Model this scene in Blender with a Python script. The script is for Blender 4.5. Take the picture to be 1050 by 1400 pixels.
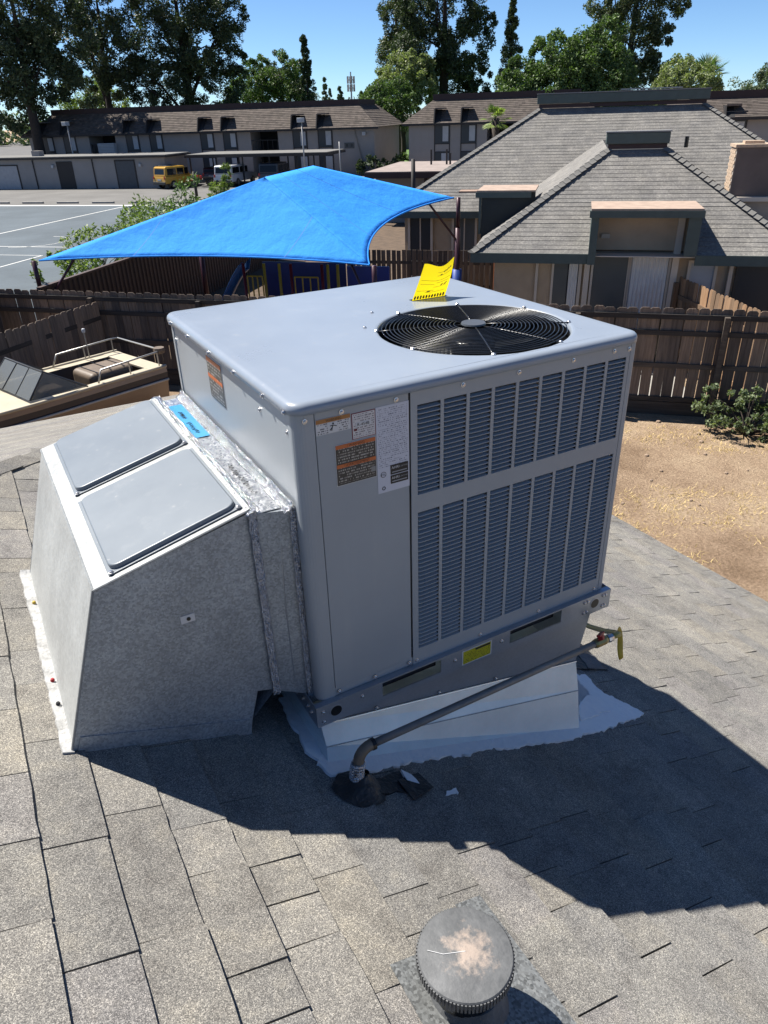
import bpy, bmesh, math, random
from mathutils import Vector, Matrix, noise

for o in list(bpy.data.objects):
    bpy.data.objects.remove(o)
scene = bpy.context.scene
COL = scene.collection
PI = math.pi
R = random.Random(7)

# ------------------------------------------------------------------ camera
cd = bpy.data.cameras.new('camera')
cam = bpy.data.objects.new('camera', cd)
COL.objects.link(cam)
cd.sensor_fit = 'VERTICAL'
cd.sensor_height = 36.0
cd.sensor_width = 27.0
cd.lens = 993.2294 / 1400 * 36
cd.clip_start = 0.05
cd.clip_end = 3000
cx, cy, cz = (0.87075, -0.49094, -0.02765), (0.25784, 0.40798, 0.87582), (-0.41870, -0.76976, 0.48184)
cam.matrix_world = Matrix(((cx[0], cy[0], cz[0], -0.62849), (cx[1], cy[1], cz[1], -1.61964), (cx[2], cy[2], cz[2], 1.62972), (0, 0, 0, 1)))
scene.camera = cam

# ------------------------------------------------------------------ sky, sun, exposure
SUN_EL, SUN_ROT = 55.5, -28.95
w = bpy.data.worlds.new('World')
scene.world = w
w.use_nodes = True
wn = w.node_tree
wn.nodes.clear()
sky = wn.nodes.new('ShaderNodeTexSky')
sky.sky_type = 'NISHITA'
sky.sun_disc = False
sky.sun_elevation = math.radians(SUN_EL)
sky.sun_rotation = math.radians(SUN_ROT)
sky.altitude = 3800
sky.air_density = 1.0
sky.dust_density = 0.0
sky.ozone_density = 2.0
bg = wn.nodes.new('ShaderNodeBackground')
bg.inputs['Strength'].default_value = 0.052
wo = wn.nodes.new('ShaderNodeOutputWorld')
tint = wn.nodes.new('ShaderNodeMix')
tint.data_type = 'RGBA'
tint.blend_type = 'MULTIPLY'
tint.inputs[0].default_value = 1.0
tint.inputs[7].default_value = (0.86, 1.06, 1.25, 1)
wn.links.new(sky.outputs[0], tint.inputs[6])
wn.links.new(tint.outputs[2], bg.inputs[0])
wn.links.new(bg.outputs[0], wo.inputs[0])
sl = bpy.data.lights.new('sun', 'SUN')
sl.energy = 5.0
sl.angle = math.radians(0.53)
sl.color = (1.0, 0.95, 0.87)
sun = bpy.data.objects.new('sun', sl)
COL.objects.link(sun)
sun.rotation_euler = Vector((0.274, -0.4953, -0.8243)).to_track_quat('-Z', 'Y').to_euler()
vs = scene.view_settings
vs.view_transform = 'Standard'
vs.look = 'None'
vs.exposure = 1.12
vs.gamma = 1.0
vs.use_curve_mapping = False
scene.cycles.max_bounces = 6
scene.cycles.diffuse_bounces = 3
scene.cycles.glossy_bounces = 3
scene.cycles.transparent_max_bounces = 8
scene.cycles.use_denoising = True

# ------------------------------------------------------------------ frames
GZ = -3.70                      # the ground, seen from the base of the unit on the roof
S = 0.385                       # pitch of the roof we stand on
ZR = -0.19
def roofz(x): return ZR - S * x
TH = math.radians(43)           # the street grid is turned against our house
E1 = Vector((math.cos(TH), -math.sin(TH), 0))
E2 = Vector((math.sin(TH), math.cos(TH), 0))
O0 = Vector((-0.6285, -1.6196, GZ))
def W(u, v, h=0.0): return O0 + E1 * u + E2 * v + Vector((0, 0, h))

# ------------------------------------------------------------------ materials
ALB = 0.72                      # one trim for every paint and stone, set with the exposure
class NT:
    def __init__(s, name):
        s.m = bpy.data.materials.new(name)
        s.m.use_nodes = True
        s.t = s.m.node_tree
        s.t.nodes.clear()
        s.out = s.t.nodes.new('ShaderNodeOutputMaterial')
        s.p = s.t.nodes.new('ShaderNodeBsdfPrincipled')
        s.t.links.new(s.p.outputs[0], s.out.inputs[0])
        s.tc = s.t.nodes.new('ShaderNodeTexCoord')
    def n(s, typ, **kw):
        nd = s.t.nodes.new(typ)
        for k, v in kw.items(): setattr(nd, k, v)
        return nd
    def l(s, a, b): s.t.links.new(a, b)
    def noise(s, scale, detail=3, rough=.55, vec=None):
        nd = s.n('ShaderNodeTexNoise')
        nd.inputs['Scale'].default_value = scale
        nd.inputs['Detail'].default_value = detail
        nd.inputs['Roughness'].default_value = rough
        s.l(vec or s.tc.outputs['Object'], nd.inputs['Vector'])
        return nd.outputs['Fac']
    def ramp(s, fac, stops, interp='LINEAR'):
        nd = s.n('ShaderNodeValToRGB')
        nd.color_ramp.interpolation = interp
        e = nd.color_ramp.elements
        while len(e) < len(stops): e.new(.5)
        for i, (p, c) in enumerate(stops):
            e[i].position = p
            e[i].color = (*c, 1) if len(c) == 3 else c
        s.l(fac, nd.inputs[0])
        return nd.outputs[0]
    def math(s, op, a, b=None, c=None):
        nd = s.n('ShaderNodeMath', operation=op)
        for i, x in enumerate((a, b, c)):
            if x is None: continue
            if isinstance(x, (int, float)): nd.inputs[i].default_value = x
            else: s.l(x, nd.inputs[i])
        return nd.outputs[0]
    def mix(s, fac, a, b, mode='MIX'):
        nd = s.n('ShaderNodeMix', data_type='RGBA', blend_type=mode)
        for i, x in ((0, fac), (6, a), (7, b)):
            if isinstance(x, (int, float)): nd.inputs[i].default_value = x
            elif isinstance(x, tuple): nd.inputs[i].default_value = (*x, 1)
            else: s.l(x, nd.inputs[i])
        return nd.outputs[2]
    def base(s, c):
        if isinstance(c, tuple): s.p.inputs['Base Color'].default_value = (*shade(c, ALB), 1)
        else: s.l(s.mix(1.0, c, (ALB, ALB, ALB), 'MULTIPLY'), s.p.inputs['Base Color'])
    def set(s, rough=.5, metal=0., spec=.5):
        s.p.inputs['Roughness'].default_value = rough
        s.p.inputs['Metallic'].default_value = metal
        s.p.inputs['Specular IOR Level'].default_value = spec
    def bump(s, h, strength, dist=.01):
        nd = s.n('ShaderNodeBump')
        nd.inputs['Strength'].default_value = strength
        nd.inputs['Distance'].default_value = dist
        s.l(h, nd.inputs['Height'])
        s.l(nd.outputs[0], s.p.inputs['Normal'])

def shade(c, k): return tuple(min(1, x * k) for x in c)
MATS = {}
def mat(name, col, rough=.5, metal=0., var=.12, scale=4., bump=0., bscale=60., spec=.5, rvar=0.):
    """plain procedural paint, wood, plastic: base colour with soft mottling and fine relief"""
    if name in MATS: return MATS[name]
    k = NT(name)
    f = k.noise(scale, 5)
    k.base(k.ramp(f, [(.25, shade(col, 1 - var)), (.75, shade(col, 1 + var))]))
    k.set(rough, metal, spec)
    if rvar:
        f2 = k.noise(scale * 3.1, 4)
        k.l(k.math('MULTIPLY_ADD', f2, rvar, rough - rvar / 2), k.p.inputs['Roughness'])
    if bump: k.bump(k.noise(bscale, 4), bump)
    MATS[name] = k.m
    return k.m

def m_shingle(name, cols, grain=420., gamp=.5, rowtab=False):
    k = NT(name)
    oi = k.n('ShaderNodeObjectInfo')
    ge = k.n('ShaderNodeNewGeometry')
    rnd = k.math('FRACT', k.math('ADD', oi.outputs['Random'], ge.outputs['Random Per Island']))
    if rowtab:
        uvn = k.n('ShaderNodeUVMap')
        sep = k.n('ShaderNodeSeparateXYZ')
        k.l(uvn.outputs[0], sep.inputs[0])
        row = k.math('FLOOR', k.math('ADD', sep.outputs[1], .001))
        tab = k.math('FLOOR', k.math('ADD', k.math('MULTIPLY', sep.outputs[0], 3.2), k.math('MULTIPLY', k.math('FRACT', k.math('MULTIPLY', row, .619)), 7.3)))
        cv = k.n('ShaderNodeCombineXYZ')
        k.l(tab, cv.inputs[0]); k.l(row, cv.inputs[1])
        wnz = k.n('ShaderNodeTexWhiteNoise', noise_dimensions='2D')
        k.l(cv.outputs[0], wnz.inputs['Vector'])
        rnd = wnz.outputs['Value']
    n = len(cols)
    c = k.ramp(rnd, [(i / n, cc) for i, cc in enumerate(cols)], 'CONSTANT' if not rowtab else 'LINEAR')
    # world-anchored mottling: weather stains
    vec = ge.outputs['Position']
    st = k.noise(2.3, 5, .6, vec)
    c = k.mix(1.0, c, k.ramp(st, [(.25, (.72, .72, .74)), (.7, (1.12, 1.1, 1.06))]), 'MULTIPLY')
    if not rowtab:
        # granule loss and grime in patches a hand wide, and a few dark scuffs
        c = k.mix(1.0, c, k.ramp(k.noise(11, 6, .7, vec), [(.28, (.70, .69, .69)), (.5, (1, 1, 1)), (.74, (1.2, 1.17, 1.1))]), 'MULTIPLY')
        c = k.mix(1.0, c, k.ramp(k.noise(4.1, 8, .78, vec), [(.24, (.55, .54, .53)), (.36, (1, 1, 1))]), 'MULTIPLY')
    if gamp:
        g1 = k.n('ShaderNodeTexVoronoi')
        g1.inputs['Scale'].default_value = grain
        k.l(vec, g1.inputs['Vector'])
        sp = k.n('ShaderNodeSeparateColor')
        k.l(g1.outputs['Color'], sp.inputs[0])
        c = k.mix(gamp, c, k.ramp(sp.outputs[0], [(.1, (.25, .25, .26)), (.45, (.8, .8, .8)), (.8, (1.35, 1.33, 1.28)), (.97, (2.4, 2.35, 2.25))]), 'MULTIPLY')
        k.bump(k.math('ADD', sp.outputs[1], k.noise(90, 3, .5, vec)), .5, .004)
    k.base(c)
    k.set(.93, 0, .25)
    MATS[name] = k.m
    return k.m

def m_galv(name, col=(.55, .57, .58), rough=.4, metal=.75, spangle=70., amp=.25, stain=.15, rv=.22):
    k = NT(name)
    v = k.n('ShaderNodeTexVoronoi')
    v.inputs['Scale'].default_value = spangle
    k.l(k.tc.outputs['Object'], v.inputs['Vector'])
    sp = k.n('ShaderNodeSeparateColor')
    k.l(v.outputs['Color'], sp.inputs[0])
    c = k.ramp(sp.outputs[0], [(0, shade(col, 1 - amp)), (1, shade(col, 1 + amp))])
    st = k.noise(3.5, 6, .65)
    c = k.mix(1.0, c, k.ramp(st, [(.3, (1 - stain,) * 3), (.65, (1 + stain * .3,) * 3)]), 'MULTIPLY')
    k.base(c)
    k.set(rough, metal, .5)
    k.l(k.math('MULTIPLY_ADD', sp.outputs[1], rv, rough - rv * .36), k.p.inputs['Roughness'])
    k.bump(k.noise(5.5, 3), .12, .02)
    MATS[name] = k.m
    return k.m

def m_foil():
    k = NT('foil_tape')
    v = k.n('ShaderNodeTexVoronoi')
    v.inputs['Scale'].default_value = 190
    k.l(k.tc.outputs['Object'], v.inputs['Vector'])
    k.base((.80, .81, .84))
    k.set(.16, 1.0, .5)
    k.bump(k.math('ADD', v.outputs['Distance'], k.noise(320, 2)), .9, .006)
    MATS['foil'] = k.m
    return k.m

def m_wood(name, c1, c2, scale=1.0, axis='z'):
    """weathered boards: grain stretched along the board, tone by board"""
    k = NT(name)
    mp = k.n('ShaderNodeMapping')
    mp.inputs['Scale'].default_value = (18, 18, 1.1) if axis == 'z' else (1.1, 18, 18)
    oi = k.n('ShaderNodeObjectInfo')
    cv = k.n('ShaderNodeVectorMath', operation='ADD')
    k.l(k.tc.outputs['Object'], cv.inputs[0])
    k.l(oi.outputs['Location'], cv.inputs[1])
    k.l(cv.outputs[0], mp.inputs['Vector'])
    f = k.noise(1.5 * scale, 7, .68, mp.outputs[0])
    c = k.ramp(f, [(.25, c1), (.72, c2)])
    c = k.mix(1.0, c, k.ramp(oi.outputs['Random'], [(0, (.6, .6, .62)), (.5, (1, .96, .92)), (1, (1.35, 1.22, 1.1))]), 'MULTIPLY')
    k.base(c)
    k.set(.9, 0, .2)
    k.bump(f, .35, .006)
    MATS[name] = k.m
    return k.m

def m_leaf(name, c1, c2, trans=.25):
    k = NT(name)
    ge = k.n('ShaderNodeNewGeometry')
    c = k.ramp(ge.outputs['Random Per Island'], [(0, c1), (.75, c2), (1, shade(c2, 1.5))])
    k.t.nodes.remove(k.p)
    d = k.n('ShaderNodeBsdfPrincipled')
    d.inputs['Roughness'].default_value = .55
    d.inputs['Specular IOR Level'].default_value = .35
    t = k.n('ShaderNodeBsdfTranslucent')
    ms = k.n('ShaderNodeMixShader')
    ms.inputs[0].default_value = trans
    k.l(c, d.inputs['Base Color'])
    k.l(k.mix(1.0, c, (1.3, 1.5, .6), 'MULTIPLY'), t.inputs[0])
    k.l(d.outputs[0], ms.inputs[1]); k.l(t.outputs[0], ms.inputs[2])
    k.l(ms.outputs[0], k.out.inputs[0])
    MATS[name] = k.m
    return k.m

def m_print(name, bgc, fg, rows, cols, dens=.5, ax=0, x0=.04, x1=.96, y0=.04, y1=.96, rough=.35):
    """flat print: rows of illegibly small type on a label (generated coordinates of the label)"""
    k = NT(name)
    sp = k.n('ShaderNodeSeparateXYZ')
    k.l(k.tc.outputs['Generated'], sp.inputs[0])
    X, Y = sp.outputs[ax], sp.outputs[2]
    r = k.math('MULTIPLY', Y, rows)
    fr = k.math('FRACT', r)
    inrow = k.math('MULTIPLY', k.math('GREATER_THAN', fr, .28), k.math('LESS_THAN', fr, .8))
    cv = k.n('ShaderNodeCombineXYZ')
    k.l(k.math('MULTIPLY', X, cols), cv.inputs[0])
    k.l(k.math('MULTIPLY', k.math('FLOOR', r), 5.37), cv.inputs[1])
    nz = k.noise(1.0, 1, .5, cv.outputs[0])
    cv2 = k.n('ShaderNodeCombineXYZ')
    k.l(k.math('MULTIPLY', X, 2.2), cv2.inputs[0])
    k.l(k.math('MULTIPLY', k.math('FLOOR', r), 9.1), cv2.inputs[1])
    nz2 = k.noise(1.0, 1, .5, cv2.outputs[0])
    g = k.math('MULTIPLY', k.math('GREATER_THAN', nz, 1 - dens), k.math('GREATER_THAN', nz2, .36))
    box = k.math('MULTIPLY', k.math('MULTIPLY', k.math('GREATER_THAN', X, x0), k.math('LESS_THAN', X, x1)),
                 k.math('MULTIPLY', k.math('GREATER_THAN', Y, y0), k.math('LESS_THAN', Y, y1)))
    k.base(k.mix(k.math('MULTIPLY', k.math('MULTIPLY', g, inrow), box), bgc, fg))
    k.set(rough, 0, .5)
    return k.m

def m_glass(name, tint=(.02, .025, .03), rough=.06):
    if name in MATS: return MATS[name]
    k = NT(name)
    k.base(tint)
    k.set(rough, 0, .3)
    k.bump(k.noise(1.3, 2), .06, .05)
    MATS[name] = k.m
    return k.m

# ------------------------------------------------------------------ mesh helpers
class MB:
    def __init__(s): s.v, s.f, s.uv = [], [], None
    def add(s, verts, faces):
        b = len(s.v)
        s.v += [tuple(x) for x in verts]
        s.f += [tuple(i + b for i in f) for f in faces]
        return s
    def box(s, x0, x1, y0, y1, z0, z1, M=None):
        p = [Vector((x, y, z)) for z in (z0, z1) for y in (y0, y1) for x in (x0, x1)]
        if M: p = [M @ q for q in p]
        return s.add(p, [(0, 2, 3, 1), (4, 5, 7, 6), (0, 1, 5, 4), (2, 6, 7, 3), (0, 4, 6, 2), (1, 3, 7, 5)])
    def quad(s, *p): return s.add(p, [tuple(range(len(p)))])
    def prism(s, poly, d):
        n = len(poly); d = Vector(d)
        a = [Vector(p) for p in poly]; b = [p + d for p in a]
        return s.add(a + b, [tuple(range(n))[::-1], tuple(range(n, 2 * n))] + [(i, (i + 1) % n, n + (i + 1) % n, n + i) for i in range(n)])
    def tube(s, pts, r, n=8, cap=True):
        pts = [Vector(p) for p in pts]
        if not isinstance(r, (list, tuple)): r = [r] * len(pts)
        rings = []
        t0 = (pts[1] - pts[0]).normalized()
        a = t0.orthogonal().normalized()
        for i, p in enumerate(pts):
            t = (pts[min(i + 1, len(pts) - 1)] - pts[max(i - 1, 0)]).normalized()
            a = (a - t * a.dot(t)).normalized()
            b = t.cross(a)
            rings.append([p + (a * math.cos(2 * PI * k / n) + b * math.sin(2 * PI * k / n)) * r[i] for k in range(n)])
        vs_ = [q for g in rings for q in g]
        fs = [(i * n + k, i * n + (k + 1) % n, (i + 1) * n + (k + 1) % n, (i + 1) * n + k) for i in range(len(pts) - 1) for k in range(n)]
        if cap: fs += [tuple(range(n))[::-1], tuple((len(pts) - 1) * n + k for k in range(n))]
        return s.add(vs_, fs)
    def lathe(s, prof, c=(0, 0, 0), n=24, M=None):
        vs_, fs = [], []
        for r, z in prof:
            for k in range(n):
                p = Vector((r * math.cos(2 * PI * k / n), r * math.sin(2 * PI * k / n), z))
                if M: p = M @ p
                vs_.append(p + Vector(c))
        for i in range(len(prof) - 1):
            for k in range(n):
                fs.append((i * n + k, i * n + (k + 1) % n, (i + 1) * n + (k + 1) % n, (i + 1) * n + k))
        fs.append(tuple(range(n))[::-1]); fs.append(tuple((len(prof) - 1) * n + k for k in range(n)))
        return s.add(vs_, fs)
    def grid(s, nx, ny, fn):
        return s.add([fn(i / (nx - 1), j / (ny - 1)) for j in range(ny) for i in range(nx)],
                     [(j * nx + i, j * nx + i + 1, (j + 1) * nx + i + 1, (j + 1) * nx + i) for j in range(ny - 1) for i in range(nx - 1)])
    def mesh(s, name, smooth=False, fix=True):
        me = bpy.data.meshes.new(name)
        me.from_pydata([tuple(p) for p in s.v], [], s.f)
        if fix:
            bm = bmesh.new(); bm.from_mesh(me)
            bmesh.ops.recalc_face_normals(bm, faces=bm.faces)
            bm.to_mesh(me); bm.free()
        if smooth:
            me.polygons.foreach_set('use_smooth', [True] * len(me.polygons))
        return me
    def build(s, name, m, parent=None, smooth=False, bevel=0, solid=0, fix=True, seg=2, auto=0):
        me = s.mesh(name, smooth, fix)
        return ob(name, me, m, parent, bevel, solid, seg, auto)

def ob(name, me, m, parent=None, bevel=0, solid=0, seg=2, auto=0):
    o = bpy.data.objects.new(name, me)
    if m and not me.materials: me.materials.append(m)
    COL.objects.link(o)
    if parent: o.parent = parent
    if solid:
        md = o.modifiers.new('s', 'SOLIDIFY'); md.thickness = solid; md.offset = -1
    if bevel:
        md = o.modifiers.new('b', 'BEVEL'); md.width = bevel; md.segments = seg; md.limit_method = 'ANGLE'; md.angle_limit = .6
        for p in me.polygons: p.use_smooth = True
        md.harden_normals = True
    return o

def tag(o, label=None, cat=None, group=None, kind=None):
    if label: o['label'] = label
    if cat: o['category'] = cat
    if group: o['group'] = group
    if kind: o['kind'] = kind
    return o

def thing(name, label, cat, loc=(0, 0, 0), rz=0., group=None):
    o = bpy.data.objects.new(name, None)
    COL.objects.link(o)
    o.location = loc
    o.rotation_euler = (0, 0, rz)
    o.empty_display_size = .2
    return tag(o, label, cat, group)

def inst(name, me, parent, loc, rot=(0, 0, 0), sc=None):
    o = bpy.data.objects.new(name, me)
    COL.objects.link(o)
    o.parent = parent
    o.location = loc
    o.rotation_euler = rot
    if sc: o.scale = sc
    return o

def text(name, s, m, parent, size, loc, rot, align='LEFT'):
    c = bpy.data.curves.new(name, 'FONT')
    c.body = s; c.size = size; c.align_x = align
    c.resolution_u = 2
    t = bpy.data.objects.new('tmp', c)
    COL.objects.link(t)
    me = bpy.data.meshes.new_from_object(t.evaluated_get(bpy.context.evaluated_depsgraph_get()))
    bpy.data.objects.remove(t)
    me.materials.clear()
    o = ob(name, me, m, parent)
    o.location = loc
    o.rotation_euler = rot
    return o

def grid_panel(xs, zs, hole, t, y0=0.0, plane='xz'):
    """sheet with rectangular openings: cells between the break lines, thickness t"""
    mb = MB()
    nx, nz = len(xs), len(zs)
    idx = {}
    def vid(i, j, k):
        if (i, j, k) not in idx:
            idx[(i, j, k)] = len(mb.v)
            mb.v.append((xs[i], y0 + k * t, zs[j]) if plane == 'xz' else (y0 + k * t, xs[i], zs[j]))
        return idx[(i, j, k)]
    sol = lambda i, j: 0 <= i < nx - 1 and 0 <= j < nz - 1 and not hole(i, j)
    for i in range(nx - 1):
        for j in range(nz - 1):
            if not sol(i, j): continue
            for k in (0, 1):
                mb.f.append((vid(i, j, k), vid(i + 1, j, k), vid(i + 1, j + 1, k), vid(i, j + 1, k)))
            for (a, b, c, d) in ((i - 1, j, (i, j), (i, j + 1)), (i + 1, j, (i + 1, j), (i + 1, j + 1)), (i, j - 1, (i, j), (i + 1, j)), (i, j + 1, (i, j + 1), (i + 1, j + 1))):
                if not sol(a, b):
                    mb.f.append((vid(*c, 0), vid(*d, 0), vid(*d, 1), vid(*c, 1)))
    return mb

def shingle_plane(name, A, B, C, D, rows, m, parent, lift=.022):
    """a roof slope laid in real overlapping courses; A,B eave, C,D top"""
    A, B, C, D = map(Vector, (A, B, C, D))
    nrm = (B - A).cross(D - A).normalized()
    if nrm.z < 0: nrm = -nrm
    ed = (B - A).normalized()
    mb = MB(); uv = []
    for i in range(rows):
        t0, t1 = i / rows, (i + 1) / rows
        l0, r0, l1, r1 = A.lerp(D, t0), B.lerp(C, t0), A.lerp(D, t1), B.lerp(C, t1)
        jit = R.uniform(.75, 1.25) * lift
        mb.add([l0, r0, r0 + nrm * jit, l0 + nrm * jit, r1 + nrm * .003, l1 + nrm * .003], [(0, 1, 2, 3), (3, 2, 4, 5)])
        us = [(p - A).dot(ed) for p in (l0, r0, r0, l0, r1, l1)]
        uv += [(us[0], i), (us[1], i), (us[2], i), (us[3], i)] + [(us[3], i + .02), (us[2], i + .02), (us[4], i + .98), (us[5], i + .98)]
    me = mb.mesh(name, fix=False)
    ul = me.uv_layers.new(name='UVMap')
    for k, x in enumerate(uv): ul.data[k].uv = x
    return ob(name, me, m, parent)

# ------------------------------------------------------------------ palette
M_ROOF = m_shingle('asphalt_shingle', [(.295, .288, .27), (.265, .258, .243), (.318, .307, .285), (.28, .27, .25), (.31, .295, .265), (.285, .28, .268), (.30, .29, .28)], 560., .7)
M_UNDER = mat('roof_underlay', (.02, .02, .021), .95)
M_HOUSEROOF = m_shingle('grey_house_shingle', [(.205, .2, .19), (.25, .243, .232), (.222, .215, .205), (.27, .262, .25), (.235, .228, .218)], 34., .22, True)
M_APTROOF = m_shingle('brown_apartment_shingle', [(.10, .085, .075), (.14, .12, .105), (.12, .10, .09), (.16, .135, .12)], 40., .1, True)
def m_paint(name, col, rough):
    k = NT(name)
    d1 = k.noise(2.4, 6, .6)
    c = k.ramp(d1, [(.3, shade(col, .93)), (.7, shade(col, 1.05))])
    sp1 = k.ramp(k.noise(34, 4, .6), [(.66, (0, 0, 0)), (.74, (1, 1, 1))])
    c = k.mix(k.math('MULTIPLY', sp1, .22), c, (.50, .49, .47))
    mp = k.n('ShaderNodeMapping'); mp.inputs['Scale'].default_value = (9, 9, .7)
    k.l(k.tc.outputs['Object'], mp.inputs[0])
    st = k.ramp(k.noise(1.6, 5, .65, mp.outputs[0]), [(.56, (0, 0, 0)), (.78, (1, 1, 1))])
    c = k.mix(k.math('MULTIPLY', st, .12), c, (.55, .54, .52))
    k.base(c); k.set(rough, 0, .5)
    k.l(k.math('ADD', k.math('MULTIPLY_ADD', d1, .22, rough - .11), k.math('MULTIPLY', sp1, .1)), k.p.inputs['Roughness'])
    k.bump(k.math('ADD', k.noise(1.9, 2), k.math('MULTIPLY', k.noise(260, 2), .004)), .10, .03)
    MATS[name] = k.m
    return k.m
M_PAINT = m_paint('grey_powder_coat', (.38, .415, .445), .34)
M_LID = m_paint('light_grey_lid_paint', (.30, .345, .41), .30)
M_HATCH = m_paint('grey_hatch_paint', (.195, .225, .255), .38)
M_GALV = m_galv('galvanised_new', (.52, .57, .64), .36, .7, 210, .05, .12, .04)
M_GALVD = m_galv('galvanised_duct', (.42, .465, .51), .46, .45, 190, .24, .25)
M_SKIRT = m_galv('sky_tinted_flashing_metal', (.92, 1.16, 1.38), .45, .3, 160, .03, .16, .08)  # blue sky reflection on the galvanised sheet, put into its base colour
M_GALVW = m_galv('galvanised_weathered', (.53, .545, .535), .55, .25, 120, .08, .22)
M_GALVT = m_galv('galvanised_top', (.37, .385, .385), .5, .3, 120, .1, .2)
M_FOIL = m_foil()
M_FILM = mat('blue_protective_film', (.10, .42, .78), .25, .2, .08, 12, .15, 90)
M_SEAL = mat('white_roof_sealant', (1.0, 1.02, 1.06), .6, 0, .10, 30, .35, 70)
M_SEALD = mat('dirty_roof_sealant', (.50, .50, .49), .7, 0, .35, 22, .8, 45)
M_BLACKM = mat('black_mastic', (.012, .012, .013), .45, 0, .4, 18, 1.0, 35, .6)
M_BLACK = mat('black_enamel', (.008, .008, .009), .3)
M_DARKFIN = mat('dark_coil', (.018, .022, .03), .6)
M_STEELPIPE = mat('grey_gas_pipe', (.24, .235, .225), .55, .35, .25, 20, .2, 60)
M_RED = mat('red_valve', (.45, .015, .02), .4)
M_YEL = mat('yellow_tape', (.62, .42, .03), .5, 0, .2, 18)
M_BRASS = mat('brass_fitting', (.45, .34, .14), .35, .9)
M_SCREW = mat('zinc_screw', (.7, .7, .72), .25, .9)
M_INK = mat('black_ink', (.01, .01, .012), .5)
M_DARKWOOD = m_wood('weathered_dark_fence', (.10, .086, .075), (.30, .25, .21))
M_MIDWOOD = m_wood('weathered_mid_fence', (.09, .07, .057), (.26, .21, .17))
M_NEWWOOD = m_wood('pale_fence', (.22, .13, .075), (.42, .30, .20))
M_REDWOOD = m_wood('redwood_gate', (.13, .045, .018), (.30, .11, .05))
M_RAILWOOD = m_wood('fence_rail', (.05, .045, .042), (.12, .11, .10), 1.0, 'x')

# ------------------------------------------------------------------ ground
def ground_mat():
    k = NT('dry_yard_soil')
    ge = k.n('ShaderNodeNewGeometry')
    P = ge.outputs['Position']
    a = k.noise(.9, 7, .66, P)
    b = k.noise(26, 6, .7, P)
    c = k.ramp(a, [(.3, (.34, .235, .155)), (.5, (.53, .385, .265)), (.7, (.68, .52, .36))])
    c = k.mix(1.0, c, k.ramp(b, [(.3, (.62, .6, .58)), (.65, (1.2, 1.2, 1.18))]), 'MULTIPLY')
    k.base(c); k.set(.95, 0, .15)
    k.bump(k.math('ADD', b, k.noise(90, 3, .6, P)), .9, .05)
    return k.m
def asphalt(name, col, s=1.):
    k = NT(name)
    ge = k.n('ShaderNodeNewGeometry')
    P = ge.outputs['Position']
    c = k.ramp(k.noise(.35 * s, 6, .62, P), [(.3, shade(col, .82)), (.7, shade(col, 1.14))])
    c = k.mix(1.0, c, k.ramp(k.noise(14, 4, .7, P), [(.3, (.9,) * 3), (.7, (1.08,) * 3)]), 'MULTIPLY')
    k.base(c); k.set(.9, 0, .3)
    return k.m
g = MB().quad((-900, -900, GZ), (900, -900, GZ), (900, 900, GZ), (-900, 900, GZ)).build('ground', ground_mat())
tag(g, kind='structure')
def sheet(name, u0, u1, v0, v1, h, m):
    o = MB().quad(W(u0, v0, h), W(u1, v0, h), W(u1, v1, h), W(u0, v1, h)).build(name, m)
    return tag(o, kind='structure')
M_COURT = asphalt('court_asphalt', (.115, .142, .165))
M_LOT = asphalt('parking_asphalt', (.185, .18, .172))
M_CONC = asphalt('concrete', (.42, .40, .37), 4)
M_WHITE = mat('white_line_paint', (.72, .72, .70), .7, 0, .1, 6)
sheet('sports_court', -80, -12.2, 14.6, 50.2, .004, M_COURT)
sheet('parking_lot', -95, 40, 50.2, 74, .004, M_LOT)
sheet('playground_surface', -12.15, -1.2, 14.6, 50.1, .004, mat('wood_mulch', (.12, .08, .05), .95, 0, .35, 3, .8, 30))
sheet('patio_slab', -1.15, 2.6, 15.2, 18.0, .03, M_CONC)
sheet('lawn', -46, 200, 88, 240, .004, mat('green_lawn', (.10, .19, .03), .9, 0, .3, 1.2, .5, 20))
sheet('side_street', -320, -46.05, 74.05, 240, .004, asphalt('street_asphalt', (.16, .155, .15)))
def painted(name, pts, wd, label):
    mb = MB()
    for (a, b) in zip(pts[:-1], pts[1:]):
        a, b = Vector((*a, 0)), Vector((*b, 0))
        t = (b - a).normalized(); n = Vector((-t.y, t.x, 0)) * wd / 2
        q = [a - n, b - n, b + n, a + n]
        mb.quad(*[W(p.x, p.y, .009) for p in q])
    o = mb.build('court_line', M_WHITE)
    o['label'] = label
    o['kind'] = 'structure'
    return o
painted('court_line', [(-80, 50.2), (-12.3, 50.2)], .45, 'long white boundary line between the court and the parking lot')
painted('court_line', [(-31, 15), (-31, 50)], .14, 'white court line running away towards the parking lot')
painted('court_line', [(-23.6, 15), (-23.6, 30.2)], .10, 'white court side line beside the bush')
painted('court_line', [(-60, 32.5), (-23.7, 32.5)], .10, 'white court cross line left of the bush')
painted('court_line', [(-60, 30.2), (-23.6, 30.2)], .07, 'thin white cross line in front of the bush')
painted('court_line', [(-27 + 1.8 * math.cos(a), 34 + 1.8 * math.sin(a)) for a in [PI / 2 - PI * i / 10 for i in range(11)]], .06, 'faint white half circle on the court')
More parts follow.
